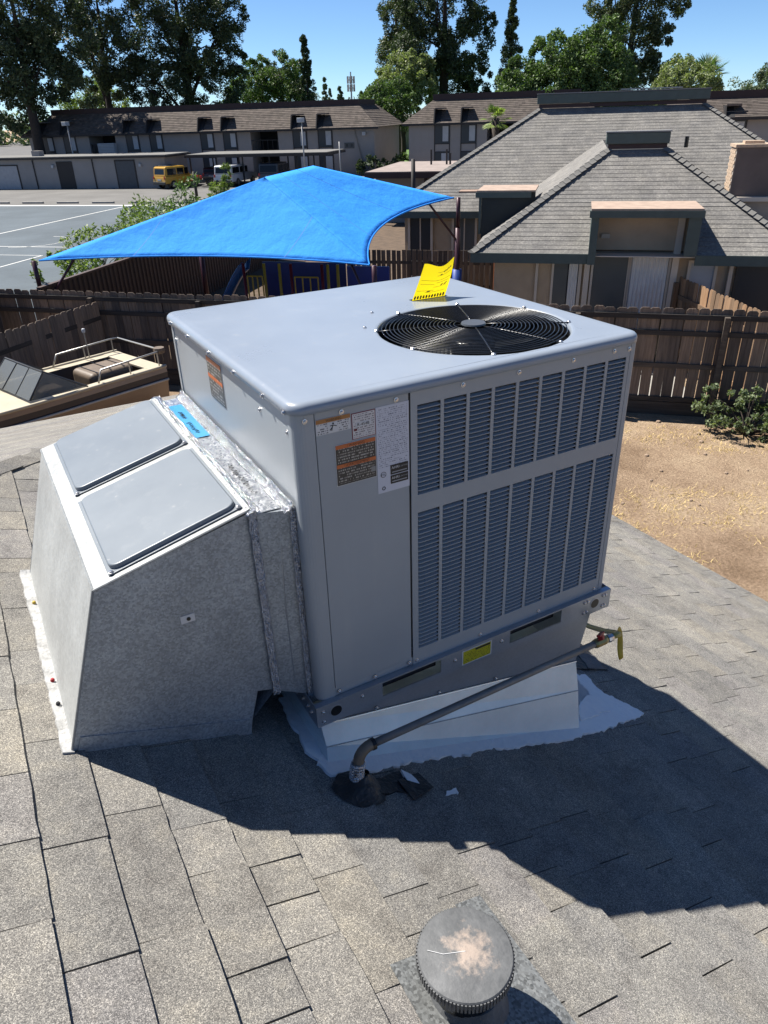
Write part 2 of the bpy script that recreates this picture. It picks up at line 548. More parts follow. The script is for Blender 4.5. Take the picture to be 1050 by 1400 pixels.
for i in range(7):
    o = MB().box(-.9, .9, -.09, .09, 0, .13).build('parking_block', M_CONC, bevel=.02)
    o.location = W(-46 + i * 3.0, 51.6, .004); o.rotation_euler = (0, 0, -TH)
    tag(o, ['leftmost low concrete wheel stop beyond the white line', 'second wheel stop from the left beyond the white line', 'third wheel stop from the left beyond the white line', 'fourth wheel stop from the left beyond the white line', 'fifth wheel stop from the left beyond the white line', 'wheel stop just left of the tall grass tuft', 'wheel stop nearest the blue canopy'][i], 'wheel stop', 'wheel stops at the edge of the parking lot')

# ------------------------------------------------------------------ the roof we stand on
XE, XRDG, YS, YEND = 4.12, -3.2, -5.0, 8.36
HIPK = 0.805
def yhip(x): return 2.34 + (x + .72) / HIPK
roof = MB().add([(XRDG, YS, roofz(XRDG) - .012), (XE - .02, YS, roofz(XE - .02) - .012), (XE - .02, yhip(XE - .02), roofz(XE - .02) - .012), (XRDG, yhip(XRDG), roofz(XRDG) - .012)],
                [(0, 1, 2, 3)]).build('roof', M_UNDER)
tag(roof, 'grey asphalt shingle roof the air conditioner stands on', kind='structure')
zr0 = roofz(XRDG)
# hip end falling towards the boat, other slope, eave edge
zh = roofz(XE)
shingle_plane('hip_slope', (-10.5, YEND, zh), (XE, YEND, zh), (XRDG + .001, yhip(XRDG), zr0), (XRDG - .001, yhip(XRDG), zr0), 44, M_ROOF, roof, .006)
MB().quad((XRDG, YS, zr0), (XRDG, yhip(XRDG), zr0), (-10.5, YEND, zh), (-10.5, YS, zh)).build('far_slope', M_ROOF, roof)
MB().box(XE - .01, XE + .012, YS, YEND, zh - .05, zh + .004).build('drip_edge', M_BLACK, roof)
MB().box(XE - .06, XE - .012, YS, YEND - .02, zh - .24, zh - .03).build('fascia', mat('brown_fascia', (.09, .065, .05), .7), roof)
MB().box(-10.5, XE, YEND - .01, YEND + .012, zh - .06, zh + .003).build('drip_edge', M_BLACK, roof)
MB().box(-10.3, XE - .5, YS, YEND - .5, GZ, zh - .25).build('house_wall', mat('tan_stucco', (.38, .32, .25), .9, 0, .1, 4, .4, 50), roof)

EXPO = .1526
CS, SN = math.cos(math.atan(S)), math.sin(math.atan(S))
DX = EXPO * CS
ANG = math.atan(S)
LENS = [.115, .15, .185, .225, .27, .32, .38, .46]
shm = {}
def shingle_mesh(li, var):
    if (li, var) in shm: return shm[(li, var)]
    rr = random.Random(li * 17 + var * 5 + 3)
    L = LENS[li]; n = 4
    t = (.0068, .0085, .0115)[var % 3]
    mb = MB(); b = []
    for i in range(n + 1):
        y = -L / 2 + L * i / n
        j = rr.uniform(-.0022, .0022); lift = rr.uniform(0, .0026) + (.010 if (var == 5 and i > 2) else 0)
        b.append([(j, y, .0025 + lift), (j - .0012, y, .0022 + t + lift), (-EXPO - .02, y, .0006), (-EXPO - .02, y, -.004)])
    vs_ = [p for r_ in b for p in r_]; fs = []
    for i in range(n):
        for k in range(4):
            fs.append((i * 4 + k, i * 4 + (k + 1) % 4, (i + 1) * 4 + (k + 1) % 4, (i + 1) * 4 + k))
    fs += [(0, 1, 2, 3), (n * 4 + 3, n * 4 + 2, n * 4 + 1, n * 4)]
    mb.add(vs_, fs)
    shm[(li, var)] = mb.mesh('shingle')
    shm[(li, var)].materials.append(M_ROOF)
    return shm[(li, var)]
pieces = []
x = XE - .01 - DX * 45
xs_course = []
c0 = -.8225       # one measured course line
kmin = int((XRDG - c0) / DX); kmax = int((XE - c0) / DX) + 1
camp = Vector((-.628, -1.62, 1.63))
from bpy_extras.object_utils import world_to_camera_view
bpy.context.view_layer.update()
scene.render.resolution_x, scene.render.resolution_y = 768, 1024
for kc in range(kmin, kmax + 1):
    xb = min(c0 + kc * DX, XE)
    y = YS + R.uniform(0, .4)
    ye = yhip(xb) - .02
    while y < ye - .1:
        li = R.choice([0, 1, 1, 2, 2, 3, 3, 4, 4, 5, 6, 7])
        L = LENS[li]
        gap = R.choice([.0008, .002, .003, .0045, .0032, .004])
        if y + L > ye:
            y += L; continue
        var = R.choice([0, 0, 1, 1, 2, 3, 4, 0, 1]) if R.random() > .012 else 5
        p = Vector((xb, y + L / 2, roofz(xb)))
        pieces.append((p, li, var))
        y += L + gap
vis = []
for i, (p, li, var) in enumerate(pieces):
    q = world_to_camera_view(scene, cam, p)
    inside = -.04 < q.x < 1.04 and -.04 < q.y < 1.04 and q.z > 0
    under = (0 < p.x < 1.1 and 0 < p.y < 1.15) or (-.68 < p.x < -.1 and .14 < p.y < 1.1) or (-.1 < p.x < 1.2 and .3 < p.y < 2.2) or (-.6 < p.x < .3 and .5 < p.y < 2.6)
    if inside and not under: vis.append(((p - camp).length / LENS[li] ** .4, i))
vis.sort()
near = set(i for _, i in vis[:300])
rest = MB()
for i, (p, li, var) in enumerate(pieces):
    me = shingle_mesh(li, var)
    rx = R.uniform(-.004, .004)
    if i in near:
        inst('shingle', me, roof, p, (0, ANG, rx))
    else:
        M = Matrix.Translation(p) @ Matrix.Rotation(ANG, 4, 'Y')
        rest.add([M @ v_.co for v_ in me.vertices], [tuple(f.vertices) for f in me.polygons])
tag(rest.build('shingle_field', M_ROOF, roof, fix=False), kind='stuff')
# hip caps along the hip
capm = MB()
for sgn in (0, 1):
    pass
for i in range(26):
    t = -1.2 + i * .17
    xx = -.72 + t * .66
    p = Vector((xx, yhip(xx), roofz(xx) + .012))
    d = Vector((HIPK, 1, -S * HIPK)).normalized()
    mb = MB()
    sd = Vector((1, 0, -S)); sd2 = Vector((0, -1, .31)).normalized() * -1
    a0, a1 = p - d * .02, p + d * .17
    up = Vector((0, 0, .006))
    mb.add([a0 + sd * .13 * .9, a0 + up, a0 + sd2 * .13, a1 + sd * .12 + up * 1.5, a1 + up * 2.5, a1 + sd2 * .12 + up * 1.5], [(0, 1, 4, 3), (1, 2, 5, 4)])
    mb.build('hip_cap_shingle', M_ROOF, roof, solid=.006)

# ------------------------------------------------------------------ packaged air conditioner
UW, UD, UH, LT = 1.20, 1.196, .965, .028
ac = thing('air_conditioner', 'large grey packaged air conditioner with louvred front and round fan on the roof', 'air conditioner')
# corner posts with rounded outer edge
def post(name, cxp, cyp, sx, sy, wx, wy, rad=.03):
    prof = []
    n = 6
    # outline in plan: outer L with a rounded corner
    for i in range(n + 1):
        a = PI / 2 * i / n
        prof.append((rad - rad * math.cos(a), rad - rad * math.sin(a)))
    prof = [(0, wy)] + prof + [(wx, 0)]
    inner = [(wx, .004), (rad, .004), (.004, rad), (.004, wy)]
    poly = [(cxp + sx * a, cyp + sy * b, .0) for a, b in prof + inner]
    mb = MB().prism(poly, (0, 0, UH + .004))
    o = mb.build(name, M_PAINT, ac)
    return o
post('corner_post', 0, 0, 1, 1, .056, .045)
post('corner_post', UW, 0, -1, 1, .026, .05, .012)
post('corner_post', 0, UD, 1, -1, .05, .05)
post('corner_post', UW, UD, -1, -1, .05, .05)
MB().box(.0585, .3405, .0012, .02, .034, UH + .002).build('service_panel', M_PAINT, ac, bevel=.002)
MB().box(.056, .058, .006, .02, 0, UH).build('panel_seam', M_BLACK, ac)
MB().box(.0405, .3455, .003, .02, .0, .0335).build('lower_rail', M_PAINT, ac)
MB().box(.0035, .0085, .046, UD - .05, .0, UH + .002).build('side_panel', M_PAINT, ac)
MB().box(UW - .0085, UW - .0035, .052, UD - .05, .0, UH + .002).build('side_panel', M_PAINT, ac)
MB().box(.052, UW - .052, UD - .0085, UD - .0035, .0, UH + .002).build('back_panel', M_PAINT, ac)
# louvred panel: nine columns, two banks
LX0, LX1 = .346, 1.172
cols = []
x0c, x1c = .3675, 1.1575
pitch = (x1c - x0c + .0115) / 9
for i in range(9): cols.append((x0c + i * pitch, x0c + i * pitch + pitch - .0115))
xs = [LX0] + [q for c in cols for q in c] + [LX1]
ZB = [(.637, .919, 20), (.062, .579, 34)]
zs = [.002, .062, .579, .637, .919, UH + .002]
grid_panel(xs, zs, lambda i, j: (i % 2 == 1) and j in (1, 3), .003, 0.0).build('louver_panel', M_PAINT, ac)
MB().box(.35, UW - .03, .05, .075, .03, UH - .03).build('condenser_coil', M_DARKFIN, ac)
cw = cols[0][1] - cols[0][0]
def slat_mesh(dz):
    n = 8
    pr = [(-.0016, -.0010), (-.0016, .0014), (.0105, dz * .42), (.0005, -.0010)]
    mb = MB()
    # pressed slat, ends turned back into the sheet
    ends = [(-cw / 2 - .001, 1.0), (-cw / 2 + .006, 0.), (cw / 2 - .006, 0.), (cw / 2 + .001, 1.0)]
    vs_ = []
    for xx, e in ends:
        for (yy, zz) in pr: vs_.append((xx, yy * (1 - e) + .0012 * e, zz * (1 - e * .75)))
    fs = [(i * 4 + k, i * 4 + (k + 1) % 4, (i + 1) * 4 + (k + 1) % 4, (i + 1) * 4 + k) for i in range(3) for k in range(4)] + [(0, 1, 2, 3), (15, 14, 13, 12)]
    return mb.add(vs_, fs)
cnt = 0
restsl = MB()
for bi, (za, zb, nr) in enumerate(ZB):
    dz = (zb - za) / nr
    mb0 = slat_mesh(dz)
    me = mb0.mesh('louver_slat'); me.materials.append(M_PAINT)
    for r_ in range(nr - 1, -1, -1):
        for (a, b) in cols:
            loc = Vector(((a + b) / 2, 0, za + r_ * dz + .0008))
            if cnt < 300:
                inst('louver_slat', me, ac, loc)
            else:
                restsl.add([Vector(p) + loc for p in mb0.v], mb0.f)
            cnt += 1
tag(restsl.build('louver_slats', M_PAINT, ac), kind='stuff')
# lid with rolled edge and a round fan opening
FC, FR = (.805, .352), .318
def rrect(o, rad, n=8):
    pts = []
    x0, x1, y0, y1 = -o, UW + o, -o, UD + o
    for (qx, qy, a0) in ((x1 - rad, y1 - rad, 0), (x0 + rad, y1 - rad, PI / 2), (x0 + rad, y0 + rad, PI), (x1 - rad, y0 + rad, 1.5 * PI)):
        for i in range(n + 1):
            a = a0 + PI / 2 * i / n
            pts.append((qx + rad * math.cos(a), qy + rad * math.sin(a)))
    return pts
lid = MB()
loops = [(.0095, .046, UH - .001), (.012, .048, UH - .001), (.012, .048, UH + .012), (.0095, .046, UH + .020), (.003, .041, UH + .0265), (-.008, .034, UH + LT + .001), (-.03, .02, UH + LT + .002)]
NL = len(rrect(0, .04))
for (o_, rd, z) in loops: lid.v += [(x_, y_, z) for x_, y_ in rrect(o_, rd)]
for i in range(len(loops) - 1):
    for k in range(NL): lid.f.append((i * NL + k, i * NL + (k + 1) % NL, (i + 1) * NL + (k + 1) % NL, (i + 1) * NL + k))
me = lid.mesh('lid_edge', True)
bm = bmesh.new(); bm.from_mesh(me)
bm.verts.ensure_lookup_table()
outer = [bm.verts[(len(loops) - 1) * NL + k] for k in range(NL)]
NC = 64
cir = [bm.verts.new((FC[0] + (FR + .012) * math.cos(2 * PI * k / NC), FC[1] + (FR + .012) * math.sin(2 * PI * k / NC), UH + LT + .002)) for k in range(NC)]
ce = [bm.edges.new((cir[k], cir[(k + 1) % NC])) for k in range(NC)]
oe = [bm.edges.get((outer[k], outer[(k + 1) % NL])) for k in range(NL)]
res = bmesh.ops.triangle_fill(bm, use_beauty=True, use_dissolve=False, edges=ce + oe)
for f in list(bm.faces):
    c_ = f.calc_center_median()
    if (c_.x - FC[0]) ** 2 + (c_.y - FC[1]) ** 2 < (FR + .0) ** 2 and abs(c_.z - (UH + LT + .002)) < .002: bm.faces.remove(f)
# rim dropping into the opening
prev = cir
for (rr_, zz) in ((FR + .006, UH + LT + .0012), (FR, UH + LT - .004), (FR - .002, UH + LT - .02)):
    nxt = [bm.verts.new((FC[0] + rr_ * math.cos(2 * PI * k / NC), FC[1] + rr_ * math.sin(2 * PI * k / NC), zz)) for k in range(NC)]
    for k in range(NC): bm.faces.new((prev[k], prev[(k + 1) % NC], nxt[(k + 1) % NC], nxt[k]))
    prev = nxt
bmesh.ops.recalc_face_normals(bm, faces=bm.faces)
bm.to_mesh(me); bm.free()
for p in me.polygons: p.use_smooth = abs(p.normal.z) < .985
ob('lid', me, M_LID, ac)
# fan well, motor, blades, guard
wl = MB()
wl.grid(NC + 1, 5, lambda a, b: (FC[0] + (FR - .002 + .0 * b) * math.cos(2 * PI * a), FC[1] + (FR - .002) * math.sin(2 * PI * a), UH + LT - .018 - b * .22))
wl.build('fan_shroud', M_BLACK, ac, True)
MB().lathe([(FR - .003, -.002), (FR - .003, 0)], (FC[0], FC[1], UH - .21), 40).build('fan_floor', M_DARKFIN, ac)
hub = MB().lathe([(.075, -.14), (.075, -.02), (.065, -.008), (.0, -.006)], (FC[0], FC[1], UH), 24).build('fan_motor', M_BLACK, ac, True)
for i in range(3):
    a = .5 + i * 2 * PI / 3
    def bl(s_, t_, a=a):
        r_ = .06 + s_ * (FR - .085)
        an = a + (t_ - .5) * (1.45 - .35 * s_)
        return (FC[0] + r_ * math.cos(an), FC[1] + r_ * math.sin(an), UH - .05 - .075 * t_)
    MB().grid(8, 8, bl).build('fan_blade', mat('dark_fan_blade', (.045, .047, .05), .3, .5), ac, True, solid=.003)
guard = MB().lathe([(.042, .012), (.04, .017), (.0, .018)], (FC[0], FC[1], UH + LT), 24).build('fan_guard', mat('guard_hub', (.12, .125, .13), .35, .3), ac)
M_WIRE = mat('black_guard_wire', (.02, .02, .022), .28, .1, .1, 4, 0, 1, .6)
NR = 19
for i in range(NR):
    r_ = .065 + (FR - .012 - .065) * i / (NR - 1)
    zz = UH + LT + .010 - .008 * (i / (NR - 1)) ** 2
    n = 56
    pts = [(FC[0] + r_ * math.cos(2 * PI * k / n), FC[1] + r_ * math.sin(2 * PI * k / n), zz) for k in range(n + 1)]
    MB().tube(pts, .0017, 5, False).build('guard_ring', M_WIRE, guard, True)
for i in range(8):
    a = .35 + i * PI / 4
    z0, z1 = UH + LT + .013, UH + LT + .004
    pts = [(FC[0] + r_ * math.cos(a), FC[1] + r_ * math.sin(a), z0 - (z0 - z1) * ((r_ - .04) / (FR - .04)) ** 2 - .0035) for r_ in (.04, .12, .2, .27, FR + .004)]
    MB().tube(pts, .0026, 6).build('guard_spoke', M_WIRE, guard, True)
    MB().lathe([(.007, 0), (.007, .004), (.004, .006)], (FC[0] + (FR + .006) * math.cos(a), FC[1] + (FR + .006) * math.sin(a), UH + LT + .0015), 8).build('guard_screw', M_SCREW, guard)
# screws
def screw(p, ax, parent=ac, r_=.0052):
    M = {'-y': Matrix.Rotation(PI / 2, 4, 'X'), '-x': Matrix.Rotation(-PI / 2, 4, 'Y'), 'z': Matrix.Identity(4)}[ax]
    if ax not in scm:
        scm[ax] = MB().lathe([(r_ * 1.5, 0), (r_ * 1.5, .0012), (r_, .0018), (r_, .005), (r_ * .7, .0058)], (0, 0, 0), 8, M).mesh('screw')
        scm[ax].materials.append(M_SCREW)
    return inst('screw', scm[ax], parent, p)
scm = {}
for xx in (.03, .135, .30, .52, .72, .93, 1.10, 1.165): screw((xx, -.0003, .948 if .05 < xx < 1.12 else .944), '-y')
for yy in (.03, .18, .42, .66, .90, 1.12): screw((-.0125, yy, UH + .004), '-x')
for yy, zz in ((.26, .90), (.06, .90), (1.14, .90), (.06, .66)): screw((.0033, yy, zz), '-x')
for xx in (.07, .2, .33, .36, .62, .88, 1.15): screw((xx, -.0003, .018), '-y')
for xx, yy in ((.62, .72), (.5, .55)): screw((xx, yy, UH + LT + .0015), 'z')

# ---- labels stuck on the front and side
def label(name, x0, x1, z0, z1, m, y=-.0004, parent=ac):
    return MB().box(x0, x1, y - .0006, y, z0, z1).build(name, m, parent)
FY = .0008
M_LW = m_print('white_label_small_print', (.72, .72, .72), (.10, .10, .12), 7, 26, .5)
M_LW2 = m_print('white_rating_plate_print', (.66, .68, .76), (.16, .17, .24), 44, 60, .46, 0, .05, .95, .30, .98)
M_LR = m_print('white_refrigerant_print', (.70, .68, .68), (.18, .16, .18), 11, 30, .5)
M_LB = m_print('black_warning_print', (.045, .042, .04), (.42, .40, .36), 15, 44, .5)
M_OR = mat('orange_label', (.62, .15, .035), .4, 0, .05)
M_WT = mat('white_label_edge', (.72, .72, .72), .4, 0, .03)
M_MAR = mat('maroon_label_border', (.26, .03, .05), .4, 0, .03)
# pictogram warning, top left
l1 = label('warning_label', .060, .160, .8965, .940, M_LW, FY)
label('label_header', .0605, .1595, .928, .9395, mat('amber_label', (.45, .19, .05), .4), FY - .0008, l1)
text('label_lettering', 'WARNING', M_INK, l1, .0095, (.088, FY - .0017, .9305), (PI / 2, 0, 0))
pg = MB()
def stroke(mb, pts, r_, y): mb.tube([(a, y, b) for a, b in pts], r_, 5)
label('pictogram_panel', .094, .122, .8985, .9265, M_WT, FY - .0008, l1)
stroke(pg, [(.099, .905), (.106, .912), (.109, .918)], .0012, FY - .0018)
stroke(pg, [(.106, .911), (.104, .903)], .0012, FY - .0018)
stroke(pg, [(.100, .917), (.109, .918), (.119, .914)], .0011, FY - .0018)
pg.lathe([(.0025, -.0004), (.0025, .0004)], (.109, FY - .0018, .9225), 10, Matrix.Rotation(PI / 2, 4, 'X'))
pg.build('pictogram', M_INK, l1)
# refrigerant label
l2 = label('refrigerant_label', .1635, .2350, .8630, .9365, M_MAR, FY)
label('label_face', .1655, .2330, .8650, .9345, M_LR, FY - .0008, l2)
label('label_band', .176, .222, .896, .9085, M_WT, FY - .0016, l2)
text('label_lettering', 'R-454B', M_INK, l2, .0125, (.1785, FY - .0026, .8985), (PI / 2, 0, 0))
label('label_patch', .1685, .1785, .8865, .8925, mat('dark_red_ink', (.16, .01, .03), .5), FY - .0016, l2)
# orange and black warning
l3 = label('warning_label', .110, .2335, .736, .858, M_WT, FY)
label('label_face', .1115, .232, .7375, .8565, M_LB, FY - .0008, l3)
label('label_header', .1115, .232, .8455, .8565, M_OR, FY - .0016, l3)
label('label_header', .1115, .232, .789, .7995, M_OR, FY - .0016, l3)
text('label_lettering', '! WARNING', M_INK, l3, .010, (.145, FY - .0025, .8475), (PI / 2, 0, 0))
text('label_lettering', '! AVERTISSEMENT', M_INK, l3, .010, (.134, FY - .0025, .791), (PI / 2, 0, 0))
label('label_patch', .2165, .230, .755, .770, mat('grey_label_patch', (.3, .3, .29), .5), FY - .0016, l3)
# rating plate
l4 = label('rating_plate', .2365, .3400, .678, .9385, M_LW2, FY)
for (za, zb) in ((.729, .7585), (.700, .7265)):
    bd = MB().prism([(.2785, FY - .0010, za), (.3345, FY - .0010, za), (.3355, FY - .0010, za + .001), (.3355, FY - .0010, zb - .001), (.3345, FY - .0010, zb), (.2785, FY - .0010, zb), (.2775, FY - .0010, zb - .001), (.2775, FY - .0010, za + .001)], (0, -.0006, 0)).build('badge', M_INK, l4)
    text('badge_lettering', 'AHRI', M_WT, l4, .0115, (.2805, FY - .0019, zb - .0125), (PI / 2, 0, 0))
    text('badge_lettering', 'CERTIFIED', mat('grey_print', (.35, .36, .38), .5), l4, .0065, (.3065, FY - .0019, zb - .0115), (PI / 2, 0, 0))
    MB().box(.282, .331, FY - .0022, FY - .0017, za + .0055, za + .0085).build('badge_rule', mat('grey_print', (.35, .36, .38), .5), l4)
def ringmark(x_, z_, ra, rb, parent):
    mb = MB(); n = 20
    for i in range(n):
        a, b = 2 * PI * i / n, 2 * PI * (i + 1) / n
        mb.quad(*[(x_ + r_ * math.cos(t), FY - .0012, z_ + r_ * math.sin(t)) for r_, t in ((ra, a), (ra, b), (rb, b), (rb, a))])
    return mb.build('round_mark', M_INK, parent)
ringmark(.2545, .735, .0075, .009, l4)
text('mark_lettering', 'ETL', M_INK, l4, .0088, (.2472, FY - .0014, .7318), (PI / 2, 0, 0))
ringmark(.2545, .692, .0035, .006, l4)
# caution label on the left side of the cabinet
l5 = MB().box(.0022, .0034, .592, .748, .795, .942).build('warning_label', M_WT, ac)
MB().box(.0012, .0020, .595, .745, .798, .939).build('label_face', m_print('black_side_print', (.05, .05, .05), (.35, .35, .34), 12, 20, .52, 1), l5)
MB().box(.0003, .0011, .595, .745, .925, .939).build('label_header', M_OR, l5)
MB().box(.0003, .0011, .595, .745, .868, .880).build('label_header', M_OR, l5)

# ---- base rail: galvanised, fork slots and lifting holes
xsr = [-.022, .215, .444, .738, .977, 1.222]
zsr = [-.078, -.058, -.0015, .004]
fr = grid_panel(xsr, zsr, lambda i, j: i in (1, 3) and j == 1, .0025, -.0215).build('base_rail', M_GALV, ac)
MB().box(-.0222, 1.2222, -.019, .0005, .0002, .004).build('rail_flange', M_GALV, fr)
MB().box(.205, .455, .03, .04, -.07, .0).build('slot_backing', M_DARKFIN, fr)  # dark colour of both backings stands in for shade inside the slots
MB().box(.728, .987, .03, .04, -.07, .0).build('slot_backing', M_DARKFIN, fr)
for xx in (.045, 1.143):
    MB().lathe([(.0235, 0), (.0235, .001), (.021, .0014)], (xx, -.0216, -.034), 20, Matrix.Rotation(PI / 2, 4, 'X')).build('hole_rim', M_GALV, fr)
    MB().lathe([(.0195, .0008), (.0195, .0018)], (xx, -.0216, -.034), 20, Matrix.Rotation(PI / 2, 4, 'X')).build('lifting_hole', M_BLACK, fr)
for xx in (1.09, 1.105, 1.183, 1.195):
    for zz in (-.012, -.06): screw((xx, -.0218, zz), '-y', fr)
for xx, zz in ((.14, -.02), (.5, -.03), (.70, -.03), (.0, -.06), (.0, -.02)): screw((xx, -.0218, zz), '-y', fr)
sr = MB().box(-.022, -.0195, -.0185, UD + .02, -.078, .0035).build('base_rail', M_GALV, ac)
for yy in (.02, .05, .09): screw((-.0222, yy, -.04), '-x', sr)
MB().box(1.2195, 1.222, -.0185, UD + .02, -.078, .0035).build('base_rail', M_GALV, ac)
MB().box(-.019, 1.219, UD + .017, UD + .0195, -.078, .0035).build('base_rail', M_GALV, ac)
MB().box(-.01, UW + .01, 0.045, UD, -.03, -.002).build('base_pan', M_GALVD, ac)
cl = label('caution_label', .530, .656, -.0675, -.0055, M_WT, -.0220, ac)
label('label_face', .5345, .6515, -.0635, -.0095, m_print('yellow_caution_print', (.55, .50, .02), (.16, .15, .02), 8, 30, .45), -.0228, cl)
label('label_header', .585, .648, -.0195, -.0115, M_INK, -.0236, cl)

# ---- yellow tag standing on the lid behind the fan
tg = thing('paper_tag', 'bright yellow printed card standing upright on the lid behind the fan', 'tag', (.905, .789, UH + LT + .004), 0)
tc_ = [Vector((-.073, 0, .0)), Vector((.076, -.001, .0)), Vector((.119, -.006, .126)), Vector((-.018, .0, .124))]
def tagp(s_, t_):
    a = tc_[0].lerp(tc_[1], s_).lerp(tc_[3].lerp(tc_[2], s_), t_)
    a.y += -.012 * math.sin(t_ * 2.2) * (.3 + s_) + .020 * s_ * s_ * t_
    a.z += t_ * (.010 * math.cos(s_ * 5.5) - .004 + .012 * s_ ** 3)
    return a
k_ = NT('yellow_card')
k_.base((.95, .78, .02)); k_.set(.5, 0, .3)
tr_ = k_.n('ShaderNodeBsdfTranslucent'); tr_.inputs[0].default_value = (.9, .70, .01, 1)
ms_ = k_.n('ShaderNodeMixShader'); ms_.inputs[0].default_value = .55
k_.l(k_.p.outputs[0], ms_.inputs[1]); k_.l(tr_.outputs[0], ms_.inputs[2]); k_.l(ms_.outputs[0], k_.out.inputs[0])
M_CARD = k_.m
MB().grid(14, 14, tagp).build('card', M_CARD, tg, True)
def tagmarks(name, segs, wd, m):
    mb = MB()
    for (s0, t0, s1, t1) in segs:
        n = 6
        for i in range(n):
            p0 = [tagp(s0 + (s1 - s0) * k / n, t0 + (t1 - t0) * k / n) + Vector((0, -.0008, 0)) for k in (i, i + 1)]
            off = Vector((0, 0, wd))
            mb.quad(p0[0], p0[1], p0[1] + off, p0[0] + off)
    return tag(mb.build(name, m, tg, fix=False), kind='stuff')
M_YINK = mat('dark_yellow_print', (.30, .22, .01), .5)
tagmarks('printed_rule', [(.06, .55, .95, .55), (.08, .44, .5, .44), (.5, .70, .95, .70), (.5, .80, .95, .80), (.55, .48, .92, .48), (.05, .25, .55, .25), (.3, .20, .9, .20), (.5, .35, .9, .35)], .0012, M_YINK)
tagmarks('handwriting', [(.70, .76, .76, .80), (.78, .76, .84, .82), (.86, .78, .92, .83), (.60, .70, .66, .72), (.72, .36, .78, .40), (.82, .36, .90, .41), (.35, .205, .45, .23)], .0035, M_INK)
lg = []
for i in range(11):
    a = .04 + i * .086
    lg += [(a, .035 + .018 * (i % 3), a + .055, .045 + .014 * ((i + 1) % 2)), (a + .01, .015, a + .05, .02 + .02 * (i % 2)), (a + .01, .07 + (.06 if i == 5 else 0), a + .045, .075)]
tagmarks('bold_script', lg, .0062, M_INK)
MB().box(-.07, .09, -.002, .03, -.004, -.002).build('tape_foot', mat('clear_tape', (.5, .5, .45), .2), tg)

# ------------------------------------------------------------------ roof curb under the unit
cb = thing('roof_curb', 'bright galvanised curb and skirt under the air conditioner, edged with white sealant', 'roof curb', (0, 0, 0))
def l1z(x_): return -.0875 - .207 * x_
# vertical wedge under the base rail
wd = MB()
wd.add([(.0, .002, -.078), (1.158, .002, -.078), (1.105, .002, l1z(1.105)), (.0, .002, l1z(.0)),
        (.0, 1.19, -.078), (1.158, 1.19, -.078), (1.105, 1.15, l1z(1.105)), (.0, 1.15, l1z(0))],
       [(0, 1, 2, 3), (1, 5, 6, 2), (5, 4, 7, 6), (4, 0, 3, 7)])
wd.build('adapter', M_GALV, cb)
# skirt flaring out to the roof
xa, xb_ = -.004, 1.105
def base_y(x_): return -.098 + .006 * max(0, x_)
sk = MB()
sk.add([(xa, -.0005, l1z(xa)), (xb_, -.0005, l1z(xb_)), (xb_ - .012, -.043, -.43), (xa - .002, -.040, -.150), (xb_ - .03, base_y(1.08), roofz(xb_ - .03) + .012), (xa - .025, base_y(0), roofz(xa - .025) + .012)],
       [(0, 1, 2, 3), (3, 2, 4, 5)])
sk.add([(xb_, -.0005, l1z(xb_)), (xb_, 1.15, l1z(xb_)), (xb_ - .03, 1.2, roofz(xb_ - .03)), (xb_ - .03, base_y(1.08), roofz(xb_ - .03) + .012), (xb_ - .012, -.043, -.43)], [(0, 1, 2, 3, 4)])
sk.add([(xa, -.0005, l1z(xa)), (xa, 1.15, l1z(xa)), (xa - .025, 1.2, roofz(xa) - .0), (xa - .025, base_y(0), roofz(xa - .025) + .012), (xa - .002, -.040, -.150)], [(4, 3, 2, 1, 0)])
sk.build('skirt', M_SKIRT, cb)
MB().tube([(xa, -.0035, l1z(xa)), (xb_, -.0035, l1z(xb_))], .0022, 5).build('fold', M_SCREW, cb)
MB().tube([(xa - .002, -.043, -.150), (xb_ - .014, -.046, -.43)], .0015, 5).build('fold', M_GALVD, cb)
for xx in (.2, .45, .7, .95): screw((xx, -.0018, l1z(xx) + .012), '-y', cb)
